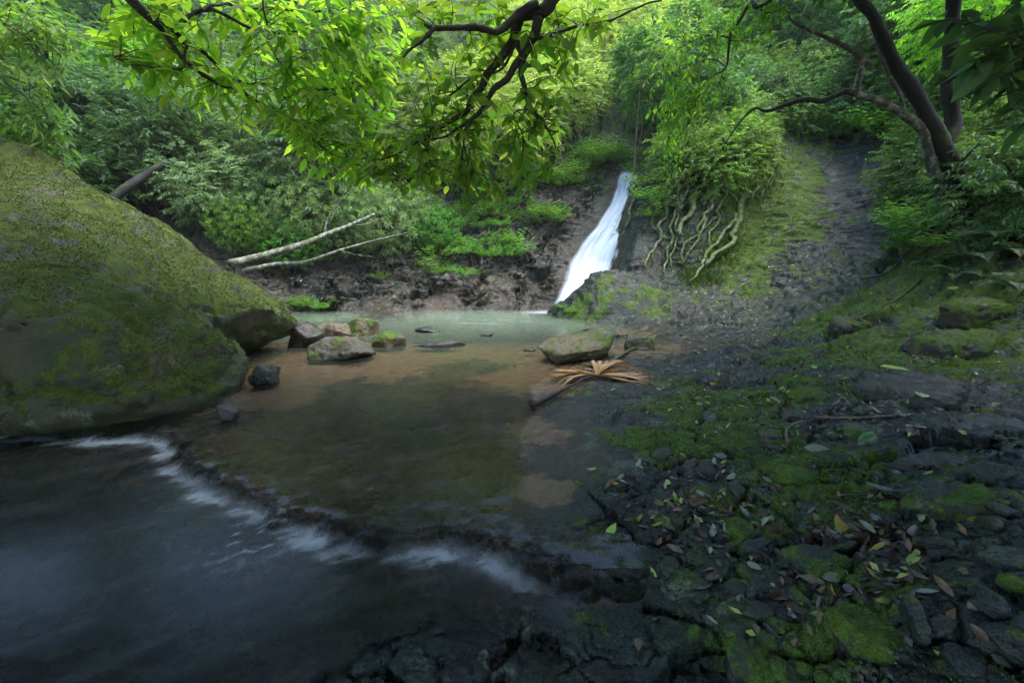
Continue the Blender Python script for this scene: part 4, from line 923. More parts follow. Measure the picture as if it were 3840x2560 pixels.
up0 = np.array([-5.6, 2.6, 6.2]); j0 = np.array([-4.6, 3.4, 5.0])
tb = (-6.2, 2.2, gz1(-6.2, 2.2) - .2)
overhang('leaning_tree', 'slender dark-limbed tree with lime leaves hanging over the left side of the stream', [tb, (-6.0, 2.3, 2.5), (-5.7, 2.5, 5), up0 + np.array([0, 0, 2])], .22,
    [(np.vstack([[up0, j0], A1]), .026, .009), (np.vstack([[up0 + (0, 0, .2), j0 + (.05, .05, .25)], A2]), .028, .007), (A3, .022, .007), (A4, .016, .005), (A5, .013, .005), (A6, .008, .004), (A7, .009, .004)],
    [([(200,60),(320,0),(560,0),(600,120),(560,200),(420,230),(300,210),(230,150)], 70, 4.3, 5.2), ([(540,0),(940,0),(950,120),(900,200),(920,260),(700,250),(560,200)], 120, 4.7, 5.9), ([(380,150),(640,200),(720,300),(700,350),(560,290),(400,240)], 40, 4.7, 5.4),
     ([(660,330),(780,330),(930,320),(920,380),(840,430),(720,400)], 34, 5.2, 5.9), ([(640,210),(930,200),(920,300),(760,290)], 34, 5.0, 5.9)],
    L_LIME, B_DARK, .165, 31, shade_crowns=[((-5.2, 1.5, 7.4), 'mid', 1.4), ((-6.5, 3.5, 7.6), 'mid', 1.4), ((-3.4, 1.0, 7.2), 'mid', 1.4)])
# tree over the middle: mossy crooked boughs, fresh green leaves
B1 = path_px([(1261,0),(1241,30),(1200,37),(1187,57),(1180,94),(1147,134),(1120,175),(1110,208),(1086,228),(1076,255),(1039,282),(992,299),(972,319),(935,336),(860,372)], 4.3, 5.0)
B2 = path_px([(1238,40),(1234,77),(1221,107),(1184,158),(1137,202),(1110,249),(1070,286),(1029,302),(985,318)], 4.32, 4.7)
B3 = path_px([(1187,94),(1204,134),(1201,175),(1211,215),(1224,255),(1248,276),(1261,299),(1281,302)], 4.4, 4.7)
B4 = path_px([(1231,10),(1187,40),(1133,71),(1086,67),(1053,59),(999,67),(975,57)], 4.3, 4.2)
B5 = path_px([(999,67),(972,97),(949,114),(932,131)], 4.2, 4.15)
B6 = path_px([(1234,91),(1268,81),(1322,67),(1372,47),(1439,30),(1520,0)], 4.4, 4.9)
B7 = path_px([(1187,94),(1150,160),(1070,190),(1010,235),(960,260)], 4.45, 4.8)
B8 = path_px([(1070,286),(1060,340),(1050,400)], 4.7, 4.75); B9 = path_px([(985,318),(985,370),(960,400),(930,425)], 4.7, 4.9)
B10 = path_px([(1248,276),(1270,330),(1272,370),(1265,420)], 4.6, 4.7)
B11 = path_px([(1224,255),(1185,250),(1178,270),(1195,300),(1205,330)], 4.6, 4.6)
tb2 = (4.6, 1.6, gz1(4.6, 1.6) - .2); up2 = np.array([3.2, 2.6, 6.0])
overhang('leaning_tree', 'crooked mossy tree with fresh green leaves drooping in the middle of the view', [tb2, (4.4, 1.8, 2.5), (3.8, 2.2, 4.8), up2 + np.array([-.3, .2, 1.6])], .26,
    [(np.vstack([[up2, (1.8, 3.6, 4.9), (.75, 4.2, 4.0)], B1]), .068, .009), (B2, .046, .008), (B3, .032, .006), (B4, .038, .016), (B5, .020, .008), (B6, .018, .008), (B7, .013, .005), (B8, .009, .004), (B9, .009, .004), (B10, .010, .004), (B11, .008, .004)],
    [([(900,160),(1010,90),(1180,60),(1230,140),(1150,260),(1000,300),(880,260)], 60, 4.3, 5.0), ([(1200,80),(1330,60),(1310,200),(1270,300),(1200,260)], 26, 4.3, 4.9), ([(860,300),(1050,260),(1250,260),(1280,330),(1250,430),(1120,470),(960,440),(830,390)], 120, 4.4, 5.1),
     ([(1180,0),(1420,0),(1400,100),(1300,160),(1200,100)], 24, 4.3, 4.9), ([(780,340),(880,330),(920,420),(830,420)], 16, 4.8, 5.2), ([(900,0),(1180,0),(1120,60),(960,50)], 14, 4.3, 4.8)],
    L_MID, B_DARK, .135, 47, wr=.42, shade_crowns=[((4.4, 2.4, 7.6), 'mid', 1.4), ((3.0, .6, 7.5), 'mid', 1.4)])
# branch of large leaves at the top right
C1 = path_px([(2480,60),(2352,80),(2250,60),(2130,40)], 2.5, 3.1); C2 = path_px([(2480,60),(2352,150),(2260,170),(2160,190)], 2.5, 3.0)
C3 = path_px([(2500,20),(2400,230),(2352,300)], 2.5, 2.8)
tb3 = (5.4, 2.0, gz1(5.4, 2.0) - .2)
overhang('leaning_tree', 'dark tree with large glossy leaves reaching in at the top right corner', [tb3, (5.3, 2.0, 2.5), (5.1, 1.9, 5)], .14,
    [(np.vstack([[(5.2, 1.95, 3.4), (4.2, 2.2, 3.3)], C1]), .020, .006), (np.vstack([[(5.2, 1.95, 3.4), (4.2, 2.2, 3.2)], C2]), .016, .005), (np.vstack([[(5.2, 1.95, 3.4), (4.2, 2.2, 3.1)], C3]), .014, .004)],
    [([(2130,20),(2352,0),(2380,120),(2250,130),(2140,80)], 9, 2.5, 3.0), ([(2130,150),(2250,90),(2380,120),(2380,260),(2250,220)], 8, 2.5, 3.0), ([(2280,220),(2380,200),(2380,330)], 3, 2.6, 2.9)],
    L_DARK, B_DARK, .21, 53, spacing=.07, nobj=120, wr=.36, maxtw=.45, shade_crowns=[((4.6, 1.2, 5.6), 'dark', 1.1), ((5.6, 2.6, 5.8), 'dark', 1.1)])
# drooping twigs with small leaves right of the fall
Dp = [path_px([(1726,0),(1702,44),(1675,87),(1665,151),(1635,175),(1612,215),(1585,265)], 6.0, 6.6), path_px([(1675,87),(1640,80),(1600,95),(1560,110)], 6.1, 6.4), path_px([(1790,-20),(1726,0)], 5.9, 6.0),
      path_px([(1665,151),(1630,140),(1580,150),(1540,180)], 6.2, 6.5), path_px([(1726,0),(1760,30),(1800,20)], 6.0, 6.2)]
tb4 = (7.2, 6.2, gz1(7.2, 6.2) - .2)
overhang('leaning_tree', 'thin-twigged tree with small hanging leaves right of the waterfall', [tb4, (6.9, 6.2, 5), (5.8, 6.1, 7.0)], .11,
    [(np.vstack([[(5.8, 6.1, 7.0), (4.6, 6.0, 6.2)], Dp[2], Dp[0][1:]]), .024, .006), (Dp[1], .010, .004), (Dp[3], .009, .004), (Dp[4], .010, .005)],
    [([(1480,60),(1640,0),(1720,40),(1680,200),(1600,330),(1500,350),(1480,220)], 90, 5.9, 7.0), ([(1640,0),(1850,0),(1780,120),(1700,160)], 30, 5.9, 6.6), ([(1480,250),(1600,240),(1560,420),(1490,400)], 26, 6.3, 7.2)],
    L_MID, B_DARK, .085, 59, spacing=.038, nobj=300, wr=.45, fine_rest=False, maxtw=.8, down=.6, twr=.004)

E1 = path_px([(-160,-60),(-60,20),(20,60),(90,110),(140,170)], 7.6, 7.2); E2 = path_px([(-160,60),(-60,140),(30,200),(100,260),(150,300)], 7.8, 7.4); E3 = path_px([(-160,180),(-50,260),(40,310),(110,340)], 7.9, 7.6)
tb5 = (-10.6, 7.6, gz1(-10.6, 7.6) - .3)
overhang('leaning_tree', 'drooping dark green tree at the left edge above the top of the huge boulder', [tb5, (-10.5, 7.6, 3), (-10.3, 7.6, 6)], .15,
    [(np.vstack([[(-10.4, 7.6, 5.4)], E1]), .03, .007), (np.vstack([[(-10.4, 7.6, 4.8)], E2]), .03, .007), (np.vstack([[(-10.4, 7.6, 4.2)], E3]), .03, .007)],
    [([(-80,-20),(150,-20),(190,120),(120,200),(-80,160)], 70, 6.9, 7.9), ([(-80,130),(130,160),(190,280),(120,340),(-80,330)], 70, 7.0, 8.0), ([(-80,270),(120,300),(200,380),(60,400),(-80,340)], 30, 7.2, 8.0)],
    L_CLIFF, B_DARK, .16, 61, spacing=.05, nobj=300, wr=.30, maxtw=.9, down=.5)

# ------------------------------------------------------------------ forked tree on the right bank
TY = 7.0; base = hit(2185, 520); TY = base[1]
root = link('forked_tree', None, label='forked dark mossy tree standing on the right bank above the ferns', cat='tree', loc=base); o0 = base
TKS = []
def part(nm, pts, Y0, Y1, prof, mat, sd_, k=9):
    b = MB(); P = path_px(pts, Y0, Y1); b.tube(P - o0, .1, .1, k, len(pts) * 6, .28, sd_, prof=prof); o = link(nm, b.mesh(nm, mat), TKS[-1] if nm == 'limb' else root); TKS.append(o) if nm == 'trunk' else None; return P
part('trunk', [(2178,545),(2188,487),(2200,437),(2188,386),(2166,336),(2139,286),(2106,218),(2065,161),(2038,108),(2015,60),(2001,30),(1971,0),(1940,-60)], TY + .1, TY - .6, [.24,.17,.13,.115,.11,.095,.09,.08,.07,.065,.06,.055,.05], B_TRUNK, 3, 12)
part('trunk', [(2166,340),(2188,286),(2180,202),(2183,134),(2186,67),(2190,0),(2195,-60)], TY, TY + .2, [.09,.10,.09,.085,.08,.08,.07], B_TRUNK, 5, 10)
part('trunk', [(2175,530),(2166,480),(2159,437),(2132,353),(2119,302),(2092,276),(2038,242),(2001,225),(1971,218),(1971,188),(1981,158),(2001,151)], TY, TY - .5, [.09,.075,.07,.068,.062,.058,.052,.048,.045,.04,.036,.026], B_PALE, 7, 9)
part('limb', [(2001,151),(1981,138),(1955,115),(1920,97),(1897,86),(1860,70),(1820,50),(1806,20)], TY - .5, TY - .4, [.035,.035,.03,.026,.022,.02,.014,.01], B_PALE, 8, 7)
part('limb', [(1964,215),(1938,212),(1891,232),(1847,228),(1803,242),(1760,255),(1733,249),(1700,280),(1665,330)], TY - .5, TY + .2, [.04,.038,.035,.03,.028,.022,.018,.014,.008], B_DARK, 9, 7)
part('limb', [(2075,250),(2065,215),(2040,170),(2020,120),(2012,85)], TY - .4, TY - .3, [.03,.024,.02,.016,.01], B_PALE, 10, 6)
part('limb', [(2150,440),(2200,380),(2250,330)], TY - .1, TY - .6, [.025,.02,.012], B_DARK, 11, 6)
for i, (a, b_, c_) in enumerate((((2190,520),(2230,560),(2280,590)), ((2175,520),(2140,560),(2110,590)), ((2195,525),(2215,580),(2225,620)))):
    b = MB(); P = np.array([hit(*q) for q in (a, b_, c_)]) + np.array([0, 0, .03]); b.tube(P - o0, .09, .03, 7, 12, .3, i); link('root', b.mesh('root', B_DARK), root)
for (px, py, Y, sc_) in ((1990,-90,6.0,.9),(2200,-110,7,1.0),(2080,-120,6.4,1.0)):
    link('crown', CR['dark'][1], root, loc=at(px, py, Y) + np.array([0, 0, 1.0]) - o0, scl=sc_)['kind'] = 'stuff'

# ------------------------------------------------------------------ roots creeping down the cliff
def ground_path(pts, lift): return np.array(hits([p[0] for p in pts], [p[1] for p in pts], near=3)) + np.array([0, -.02, lift])
RT = [([(1790,290),(1760,330),(1730,370),(1715,420),(1700,470),(1692,510),(1680,560),(1650,590),(1610,620)], .085, .03, 'thick mossy root forking pale at its foot, longest on the cliff'),
      ([(1775,310),(1745,345),(1720,350),(1690,360),(1665,400),(1640,440),(1620,480)], .07, .02, 'mossy root left of the longest root'),
      ([(1785,330),(1770,370),(1750,410),(1735,440),(1715,470)], .06, .02, 'short mossy root right of the longest root'),
      ([(1783,380),(1770,410),(1750,450),(1735,495)], .022, .010, 'thin bare root on the bare rock slope edge'),
      ([(1700,490),(1665,530),(1640,560),(1610,600),(1590,650)], .04, .018, 'pale root ending in the grass at the slope foot'),
      ([(1600,450),(1585,490),(1570,520),(1562,545)], .06, .03, 'green mossy root hanging on the wet rock wall'),
      ([(1540,440),(1528,490),(1510,540),(1495,580),(1488,620)], .03, .02, 'brown twisted root nearest the dome of rock'),
      ([(1555,450),(1545,500),(1535,550),(1530,590),(1525,630)], .03, .015, 'brown root between the twisted root and the mossy hanging one'),
      ([(1462,430),(1455,470),(1440,510),(1425,540),(1412,560)], .03, .02, 'bundle of dark roots along the right side of the waterfall'),
      ([(1650,420),(1640,460),(1620,500),(1600,540)], .045, .02, 'mossy root high on the left of the root tangle'),
      ([(1690,380),(1680,430),(1655,470),(1640,530),(1625,580)], .035, .014, 'slender mossy root between the two thickest roots'),
      ([(1575,430),(1566,470),(1552,520),(1548,570),(1540,620)], .022, .010, 'slender brown root beside the mossy hanging root'),
      ([(1630,470),(1612,520),(1600,560),(1575,610)], .026, .012, 'forked slender root above the grass at the slope foot'),
      ([(1510,450),(1502,500),(1508,550),(1500,600)], .018, .009, 'thin root left of the brown twisted root'),
      ([(1560,610),(1575,570),(1600,540),(1640,500)], .02, .01, 'thin dark root crossing the foot of the root tangle')]
for i, (pts, r0, r1, lb) in enumerate(RT):
    r0 *= 1.3; r1 *= 1.3; P = smooth_path(ground_path(pts, r0 * .8) + np.array([0, -.03, 0]), len(pts) * 4); P = P + np.stack([fbm(P * 2.2 + 7 * i, 3), np.zeros(len(P)), .3 * fbm(P * 2.2 + 9 * i, 2)], -1) * .22; b = MB(); b.tube(P - P[0], r0, r1, 8, len(P), .5, i); o = link('cliff_root', b.mesh('cliff_root', B_ROOT), label=lb, cat='root', loc=P[0])

# ------------------------------------------------------------------ fallen logs, sticks, vines
def stick(pts, r0, r1, name, label, mat, Y=None, cat='stick', lift=None, branches=()):
    if Y is None: P = np.array(hits([p[0] for p in pts], [p[1] for p in pts])) + np.array([0, 0, r0 if lift is None else lift])
    else: P = path_px(pts, *Y)
    b = MB(); b.tube(P - P[0], r0, r1, 8, len(pts) * 6, .25, r0 * 900); o = link(name, b.mesh(name, mat), label=label, cat=cat, loc=P[0])
    for br in branches:
        Q = path_px(br[0], *br[1]); b = MB(); b.tube(Q - P[0], br[2], br[2] * .4, 6, 12, .2, 4); link('branch', b.mesh('branch', mat), o)
    return o
stick([(528,606),(600,588),(690,563),(745,540),(800,519),(860,492)], .075, .035, 'fallen_log', 'pale lichen-covered log leaning over the far bank, thicker and upper one', B_PALE, (8.6, 11.2), 'log',
      branches=[([(745,540),(752,505),(775,470),(800,430)], (10.2, 10.6), .025), ([(800,519),(840,515),(880,500)], (10.7, 11.2), .02)])
stick([(555,622),(640,606),(700,602),(780,575),(860,553),(935,535)], .050, .016, 'fallen_log', 'thin pale log lying below the thicker lichen-covered one', B_PALE, (8.8, 11.4), 'log', branches=[([(780,575),(820,585),(860,590)], (10.3, 10.9), .012)])
stick([(256,456),(300,425),(335,402),(385,374)], .10, .08, 'fallen_log', 'dark mossy trunk slanting behind the crest of the huge boulder', bark_material('rotten_log_bark', (.008,.007,.006), (.022,.018,.014), moss=.22), (11.0, 11.8), 'log')
stick([(1340,846),(1395,838),(1430,818),(1450,806),(1465,803)], .024, .020, 'driftwood_stick', 'thick dark stick lying behind the palm frond', B_DARK)
stick([(1925,757),(1990,728),(2060,690),(2110,650),(2127,625)], .022, .014, 'driftwood_stick', 'long straight brown stick lying across the mossy hump', B_DARK)
stick([(1975,655),(2040,640),(2085,590),(2140,580),(2180,545)], .020, .014, 'driftwood_stick', 'crooked dark branch reaching down from the forked tree', B_DARK, lift=.10)
stick([(1652,692),(1685,672),(1715,650)], .018, .010, 'driftwood_stick', 'short grey stick on the rock slope foot', B_PALE)
stick([(1875,960),(1950,962),(2030,958),(2070,953)], .010, .006, 'driftwood_stick', 'thin tan stick in the leaf-filled gap below the wide flat slab', B_VINE)
stick([(1808,1030),(1806,995),(1830,978),(1850,975)], .010, .006, 'driftwood_stick', 'short bent twig standing by the upright mossy block', B_VINE, lift=.03)
stick([(1930,1140),(1980,1138),(2010,1135)], .009, .007, 'driftwood_stick', 'short brown twig under the grey fallen leaf', B_DARK)
stick([(1500,1424),(1540,1415),(1585,1408)], .006, .004, 'driftwood_stick', 'thin twig on the moss right of the puddle tip', B_DARK)
stick([(2080,978),(2105,980),(2125,983)], .006, .005, 'driftwood_stick', 'small white peeled twig on the brown slab', plain_material('peeled_wood', (.5, .48, .42), (.65, .62, .56)))
stick([(1175,838),(1190,836),(1210,836)], .006, .004, 'driftwood_stick', 'tiny dark twig in the shallows by the flat tan boulder', B_DARK)
VN = [([(1472,180),(1466,260),(1460,330),(1455,395),(1440,450)], 'pale vine hanging straight down to the lip of the waterfall'), ([(1466,120),(1480,200),(1478,280),(1464,350),(1456,400)], 'second pale vine twisting beside the waterfall lip'),
      ([(1480,40),(1440,110),(1400,190),(1340,255),(1300,262),(1265,220)], 'long looping tan vine above the waterfall'), ([(1330,200),(1335,260),(1330,330),(1325,360)], 'upright grey vine left of the mossy cliff ledge'),
      ([(1240,380),(1232,420),(1200,445),(1175,480)], 'pale bare twig arching over the ledge left of the fall'), ([(1175,380),(1195,420),(1205,450)], 'thin pale stem below the drooping branch')]
for i, (pts, lb) in enumerate(VN):
    h_ = hit(pts[-1][0], pts[-1][1])[1]; P = path_px(pts, h_ - .1, h_ - .25); b = MB(); b.tube(P - P[0], .016, .011, 5, 30, .3, i); link('hanging_vine', b.mesh('hanging_vine', B_VINE), label=lb, cat='vine', loc=P[0])
for i in range(26):                                        # bare stems showing in the forest's shade
    px = rng.uniform(30, 1480); py = rng.uniform(200, 420) if px < 1000 else rng.uniform(120, 300); g = hit(px, py); Hh = rng.uniform(1.2, 2.6); b = MB(); ln = rng.normal(size=2) * .3
    Yb = g[1] - rng.uniform(.6, 1.6); zb = float(ground_z([g[0] * Yb / g[1]], [Yb])[0]); xb = g[0] * Yb / g[1]
    b.tube([(0, 0, -.2), (ln[0] * .4, ln[1] * .4, Hh * .5), (ln[0], ln[1], Hh)], rng.uniform(.02, .07), .015, 6, 10, .2, i)
    link('bare_stem', b.mesh('bare_stem', B_VINE if px > 1000 else B_DARK), label='slim bare stem rising through the undergrowth ' + ('above the waterfall' if px > 1000 else ('below the lime branch' if px > 450 else 'behind the huge boulder')), cat='stem', group='bare stems ' + ('above the waterfall' if px > 1000 else ('below the lime branch' if px > 450 else 'behind the huge boulder')), loc=(xb, Yb, zb))

# ------------------------------------------------------------------ ferns and grass
def frond_mesh(seed, L=.55):
    rng = np.random.RandomState(seed); b = MB(); t = np.linspace(0, 1, 24); x = L * t * (1 - .12 * t); z = L * (.55 * t - .62 * t * t)
    C = np.stack([x, 0 * t, z], -1); b.tube(C, .004, .0015, 4, 16, caps=False)
    T = np.gradient(C, axis=0); T /= np.linalg.norm(T, axis=1)[:, None]
    for sg in (-1, 1):
        P = C[3:]; k = len(P); w_ = L * .26 * np.sin(np.clip(t[3:] * 1.02, 0, 1) ** .7 * math.pi) + .012
        D = T[3:] * .45 + np.array([0, sg, 0]) + rng.normal(size=P.shape) * .05 - np.array([0, 0, .15]); b.leaves(P, D, np.cross(T[3:], np.array([0, 1.0, 0])) * -1 + rng.normal(size=P.shape) * .1, w_, .026 * np.ones(k), .2, False, rng.rand(k))
    return b.mesh('frond', L_FERN, False)
FD = [frond_mesh(80 + k) for k in range(4)]
FNL = [((2290,560),1.0,'dark fern largest on the right bank beside the forked tree'),((2240,600),.9,'fern with long fronds hanging over the upper mossy ledge'),((2340,590),.9,'fern at the right edge above the upper ledge'),((2200,640),.8,'fern spilling over the mossy hump'),
       ((2330,660),.7,'small fern at the right edge beside the upper ledge'),((2260,470),.9,'fern right of the forked tree foot'),((2330,420),.9,'fern high on the right bank behind the forked tree'),((2240,330),.9,'fern on the cliff right of the forked tree'),
       ((2300,250),.9,'bluish fern high on the cliff at the right'),((1560,480),.7,'fern among the roots beside the waterfall'),((1610,400),.8,'fern above the root tangle'),((2140,610),.6,'small fern left of the hanging fern'),((2030,610),.5,'small light fern at the edge of the rock slope'),
       ((2210,240),.8,'fern behind the upright mossy stem'),((1660,350),.7,'fern high in the root tangle'),((1280,330),.8,'fern on the dark ledge left of the waterfall')]
for i, (pp, sc_, lb) in enumerate(FNL):
    g = hit(*pp); r_ = link('fern', None, label=lb, cat='fern', loc=g + np.array([0, 0, .02]), scl=sc_)
    for k in range(8): link('frond', FD[(i + k) % 4], r_, rot=(rng.uniform(-.2, .2), rng.uniform(-.45, .1), k * .785 + rng.uniform(-.25, .25)), scl=rng.uniform(.75, 1.2))
def tufts(name, label, spots, mat, n, hmin, hmax, wid, seed):
    rng = np.random.RandomState(seed); px, py = [], []
    for (x0, y0, sx, sy, k) in spots: px += list(rng.normal(x0, sx, int(k * n))); py += list(rng.normal(y0, sy, int(k * n)))
    H = hits(px, py); D = rng.normal(size=H.shape) * .55; D[:, 2] = 1.0; D[:, 1] -= .25; Nn = rng.normal(size=H.shape); L = rng.uniform(hmin, hmax, len(H)); b = MB(); b.leaves(H, D, Nn, L, np.full(len(H), wid), .35, False, rng.rand(len(H)))
    link(name, b.mesh(name, mat, False), kind='stuff', label=label, cat='grass')
tufts('grass', 'tufts of green grass among the roots and on the right bank', [(1600,640,25,12,.25),(1640,600,25,25,.2),(1680,560,25,25,.15),(1850,620,60,30,.03),(1760,400,25,40,.25),(1700,330,40,30,.3),(2050,300,60,25,.25),(2080,560,30,30,.2),(1560,560,30,30,.15),(2230,330,60,60,.4),(1300,350,40,25,.2),(1350,190,60,30,.15)], L_GRASS, 2200, .06, .17, .007, 5)

# ------------------------------------------------------------------ moss, leaf litter
rng = np.random.RandomState(70); bme = BOULDER.data; nb = len(bme.vertices); bv = np.empty(nb * 3, np.float32); bme.vertices.foreach_get('co', bv); bv = bv.reshape(-1, 3).astype(float); bn = np.empty(nb * 3, np.float32); bme.vertex_normals.foreach_get('vector', bn); bn = bn.reshape(-1, 3)
vis = np.where(((bn * (np.array([0, 0, CAM_H]) - bv)).sum(1) > 0) & (bv[:, 2] > .1) & (bn[:, 2] > -.35) & (bv[:, 0] > -7) & (fbm(bv * 1.5, 3) + .35 * fbm(bv * 6, 2) + .35 * bn[:, 2] > .08))[0]
pk = rng.choice(vis, 60000); P = bv[pk] + rng.normal(size=(60000, 3)) * .022; P -= bn[pk] * ((P - bv[pk]) * bn[pk]).sum(1)[:, None]; P -= bn[pk] * .004
D = bn[pk] * .6 + rng.normal(size=P.shape) * .6; L = rng.uniform(.010, .026, len(P)); b = MB(); b.leaves(P, D, bn[pk] + rng.normal(size=P.shape) * .6, L, L * .6, .3, False, np.clip(.6 * rng.rand(len(P)) + .4 * sstep(-.4, .4, fbm(P * 2, 2)), 0, 1))
link('moss', b.mesh('moss', leaf_material('olive_moss_tuft', (.030, .046, .007), (.055, .076, .011), (.090, .115, .018), trans=.3, gloss=.8), False), BOULDER)['kind'] = 'stuff'
rng = np.random.RandomState(77)
dist_ = np.hypot(gx, gy); mk = GM[:, 0] + .9 * fbm(p3(gx, gy, 2.6, 2.6, 4.), 3) + .5 * fbm(p3(gx, gy, 11, 11, 6.), 2)
okm = np.where((mk > .62) & (dist_ < 12.5) & (np.abs(np.arctan2(gx, gy)) < 1.0) & (GV[:, 2] > .0) & (gA[:, 3] < .5))[0]
pick = rng.choice(okm, min(len(okm), 120000), replace=True); P = GV[pick] + rng.normal(size=(len(pick), 3)) * (dist_[pick] * .0022)[:, None]; P[:, 2] = GV[pick][:, 2] - .002
D = rng.normal(size=P.shape) * .7; D[:, 2] = .75; L = np.clip(.0042 * dist_[pick], .007, .026) * rng.uniform(.6, 1.5, len(P)); b = MB()
b.leaves(P, D, rng.normal(size=P.shape) + np.array([0, 0, .6]), L, L * .55, .3, False, np.clip(.5 * rng.rand(len(P)) + .5 * sstep(-.4, .5, fbm(p3(P[:, 0], P[:, 1], 3.5), 2)), 0, 1))
link('moss', b.mesh('moss', L_MOSS, False), kind='stuff', label='cushions of bright green moss on the rocks of the right bank', cat='moss')
LM = {'brown': plain_material('brown_dead_leaf', (.045, .024, .013), (.095, .052, .026), .45, 8), 'tan': plain_material('tan_dead_leaf', (.11, .070, .036), (.20, .13, .07), .55, 8), 'dark': plain_material('dark_wet_leaf', (.014, .010, .009), (.036, .024, .020), .3, 8),
      'yellow': plain_material('yellow_leaf', (.34, .28, .03), (.45, .38, .05), .5, 8, .2), 'lime': plain_material('lime_fallen_leaf', (.30, .46, .08), (.40, .58, .14), .5, 6, .25), 'green': plain_material('green_fallen_leaf', (.05, .18, .02), (.08, .26, .03), .35, 6, .25),
      'pale': plain_material('pale_leaf_underside', (.22, .27, .18), (.32, .36, .26), .6, 8, .2), 'grey': plain_material('grey_leaf', (.09, .09, .10), (.17, .17, .18), .5, 8)}
def litter_leaf(mat, seed, wr=.4):
    rng = np.random.RandomState(seed); V, F3, F4 = leaf_shape(); V = V.copy(); V[:, 0] -= .5; V[:, 1] *= wr; V[:, 2] = V[:, 2] * wr * rng.uniform(-1.5, 2.5) + .22 * rng.uniform(-.3, 1) * (V[:, 0] * 2) ** 2 * .5 + rng.normal(size=len(V)) * .02
    return mesh_np('fallen_leaf', V, [F3, F4], mat, True, {'rnd': np.full(len(V), rng.rand())})
LV = {k: [litter_leaf(m_, 10 * i + j, .3 + .06 * j) for j in range(4)] for i, (k, m_) in enumerate(LM.items())}
def put_leaf(p, nrm, kind, size, label, group, yaw=None, lift=.006, j=None):
    q = Vector(nrm).to_track_quat('Z', 'Y') @ Matrix.Rotation(rng.uniform(0, 6.28) if yaw is None else yaw, 3, 'Z').to_quaternion()
    return link('fallen_leaf', LV[kind][rng.randint(4) if j is None else j], label=label, cat='leaf', group=group, loc=np.array(p) + np.array(nrm) * lift, rot=q.to_euler(), scl=size)
SPL = [(2052,864,'lime',48,'largest lime-green fallen leaf, lying on the wide flat slab',.2),(1993,1014,'green',58,'large deep green fallen leaf on the grey slab',.4),(1927,1214,'yellow',46,'big yellow-green fallen leaf on the right bank',1.3),(2068,1248,'grey',38,'pale grey heart-shaped fallen leaf near the yellow one',1.2),
       (852,1131,'green',16,'small green leaf drifting on the rock shelf water',.5),(2021,1130,'grey',50,'upright grey fallen leaf above the dark leaf pile',1.5),(1915,1378,'tan',44,'yellow-brown fallen leaf standing below the pale leaf',1.9),(1990,1217,'pale',36,'cream fallen leaf right of the big yellow-green one',2.4),
       (1912,1333,'pale',44,'pale green fallen leaf on dark litter',.1),(1360,1082,'lime',20,'small lime leaf left of the leaf trail near the sand patch',.9),(1663,1140,'lime',18,'round lime leaf among brown litter',.5),(2110,928,'lime',26,'lime leaf at the gap below the wide flat slab',2.6),
       (1875,1035,'pale',40,'whitish lichen-spotted leaf on the mossy hump',.3),(1550,1268,'tan',34,'tan fallen leaf on the blue-grey slab',3.0),(1515,1160,'tan',32,'light brown curled leaf near the flat slab crack',.4),(1602,1155,'brown',42,'long brown leaf among the litter above the crack',.3),
       (2165,1354,'tan',50,'long tan leaf near the right edge of the lower bank',2.6),(2250,1460,'brown',34,'amber leaf close to the bottom right corner',2.7),(1465,1490,'tan',36,'ochre leaf at the bottom of the mossy bank',1.4),(1990,1240,'brown',60,'crumpled brown leaf below the cream one',2.9),
       (2190,665,'lime',18,'lime leaf on the ledge under the ferns',.2),(1560,905,'brown',14,'single reddish leaf beside the palm frond tip',.2),(1470,1260,'green',16,'small green leaf at the edge of the blue-grey slab',.3),(805,1085,'brown',10,'tiny brown leaf in the shelf water',.7)]
sx = [a[0] for a in SPL]; sy = [a[1] for a in SPL]; SH = hits(sx, sy, n=900); SN = normals_at(SH, .05)
for i, a in enumerate(SPL):
    fd = SH[i, 1] * cp + (CAM_H - SH[i, 2]) * sp
    nn = SN[i] * .8 + np.array([0, -.15, .3]); nn /= np.linalg.norm(nn); put_leaf(SH[i] + np.array([0, 0, .012 if a[0] != 2052 and a[0] != 2110 else .07]), nn, a[2], a[3] * 1.25 * fd / FPX, a[4], None, a[5], .01)
def leafspots(n, rng):
    px, py = [], []
    for (x0, y0, sx_, sy_, k) in ((1620,1180,110,70,.16),(1980,1230,110,80,.14),(1900,1340,150,70,.08),(1700,860,140,60,.12),(1560,840,90,50,.07),(2050,950,130,25,.08),(1750,780,80,30,.06),(1650,740,120,40,.08),(1800,1000,120,60,.08),(1850,1480,220,70,.06),(1900,650,100,60,.05),(2000,760,120,60,.06)):
        px += list(rng.normal(x0, sx_, int(n * k) + 1)); py += list(rng.normal(y0, sy_, int(n * k) + 1))
    return np.array(px), np.array(py)
px, py = leafspots(460, rng); H = hits(px, py); Nn = normals_at(H, .08); cnt = {}
names_ = {'brown': 'brown', 'tan': 'tan', 'dark': 'dark wet', 'lime': 'lime-green', 'yellow': 'yellow', 'pale': 'pale green', 'grey': 'grey'}
ks = ['brown', 'brown', 'tan', 'dark', 'dark', 'brown', 'tan', 'lime', 'yellow', 'pale', 'grey', 'dark']; tot = 0
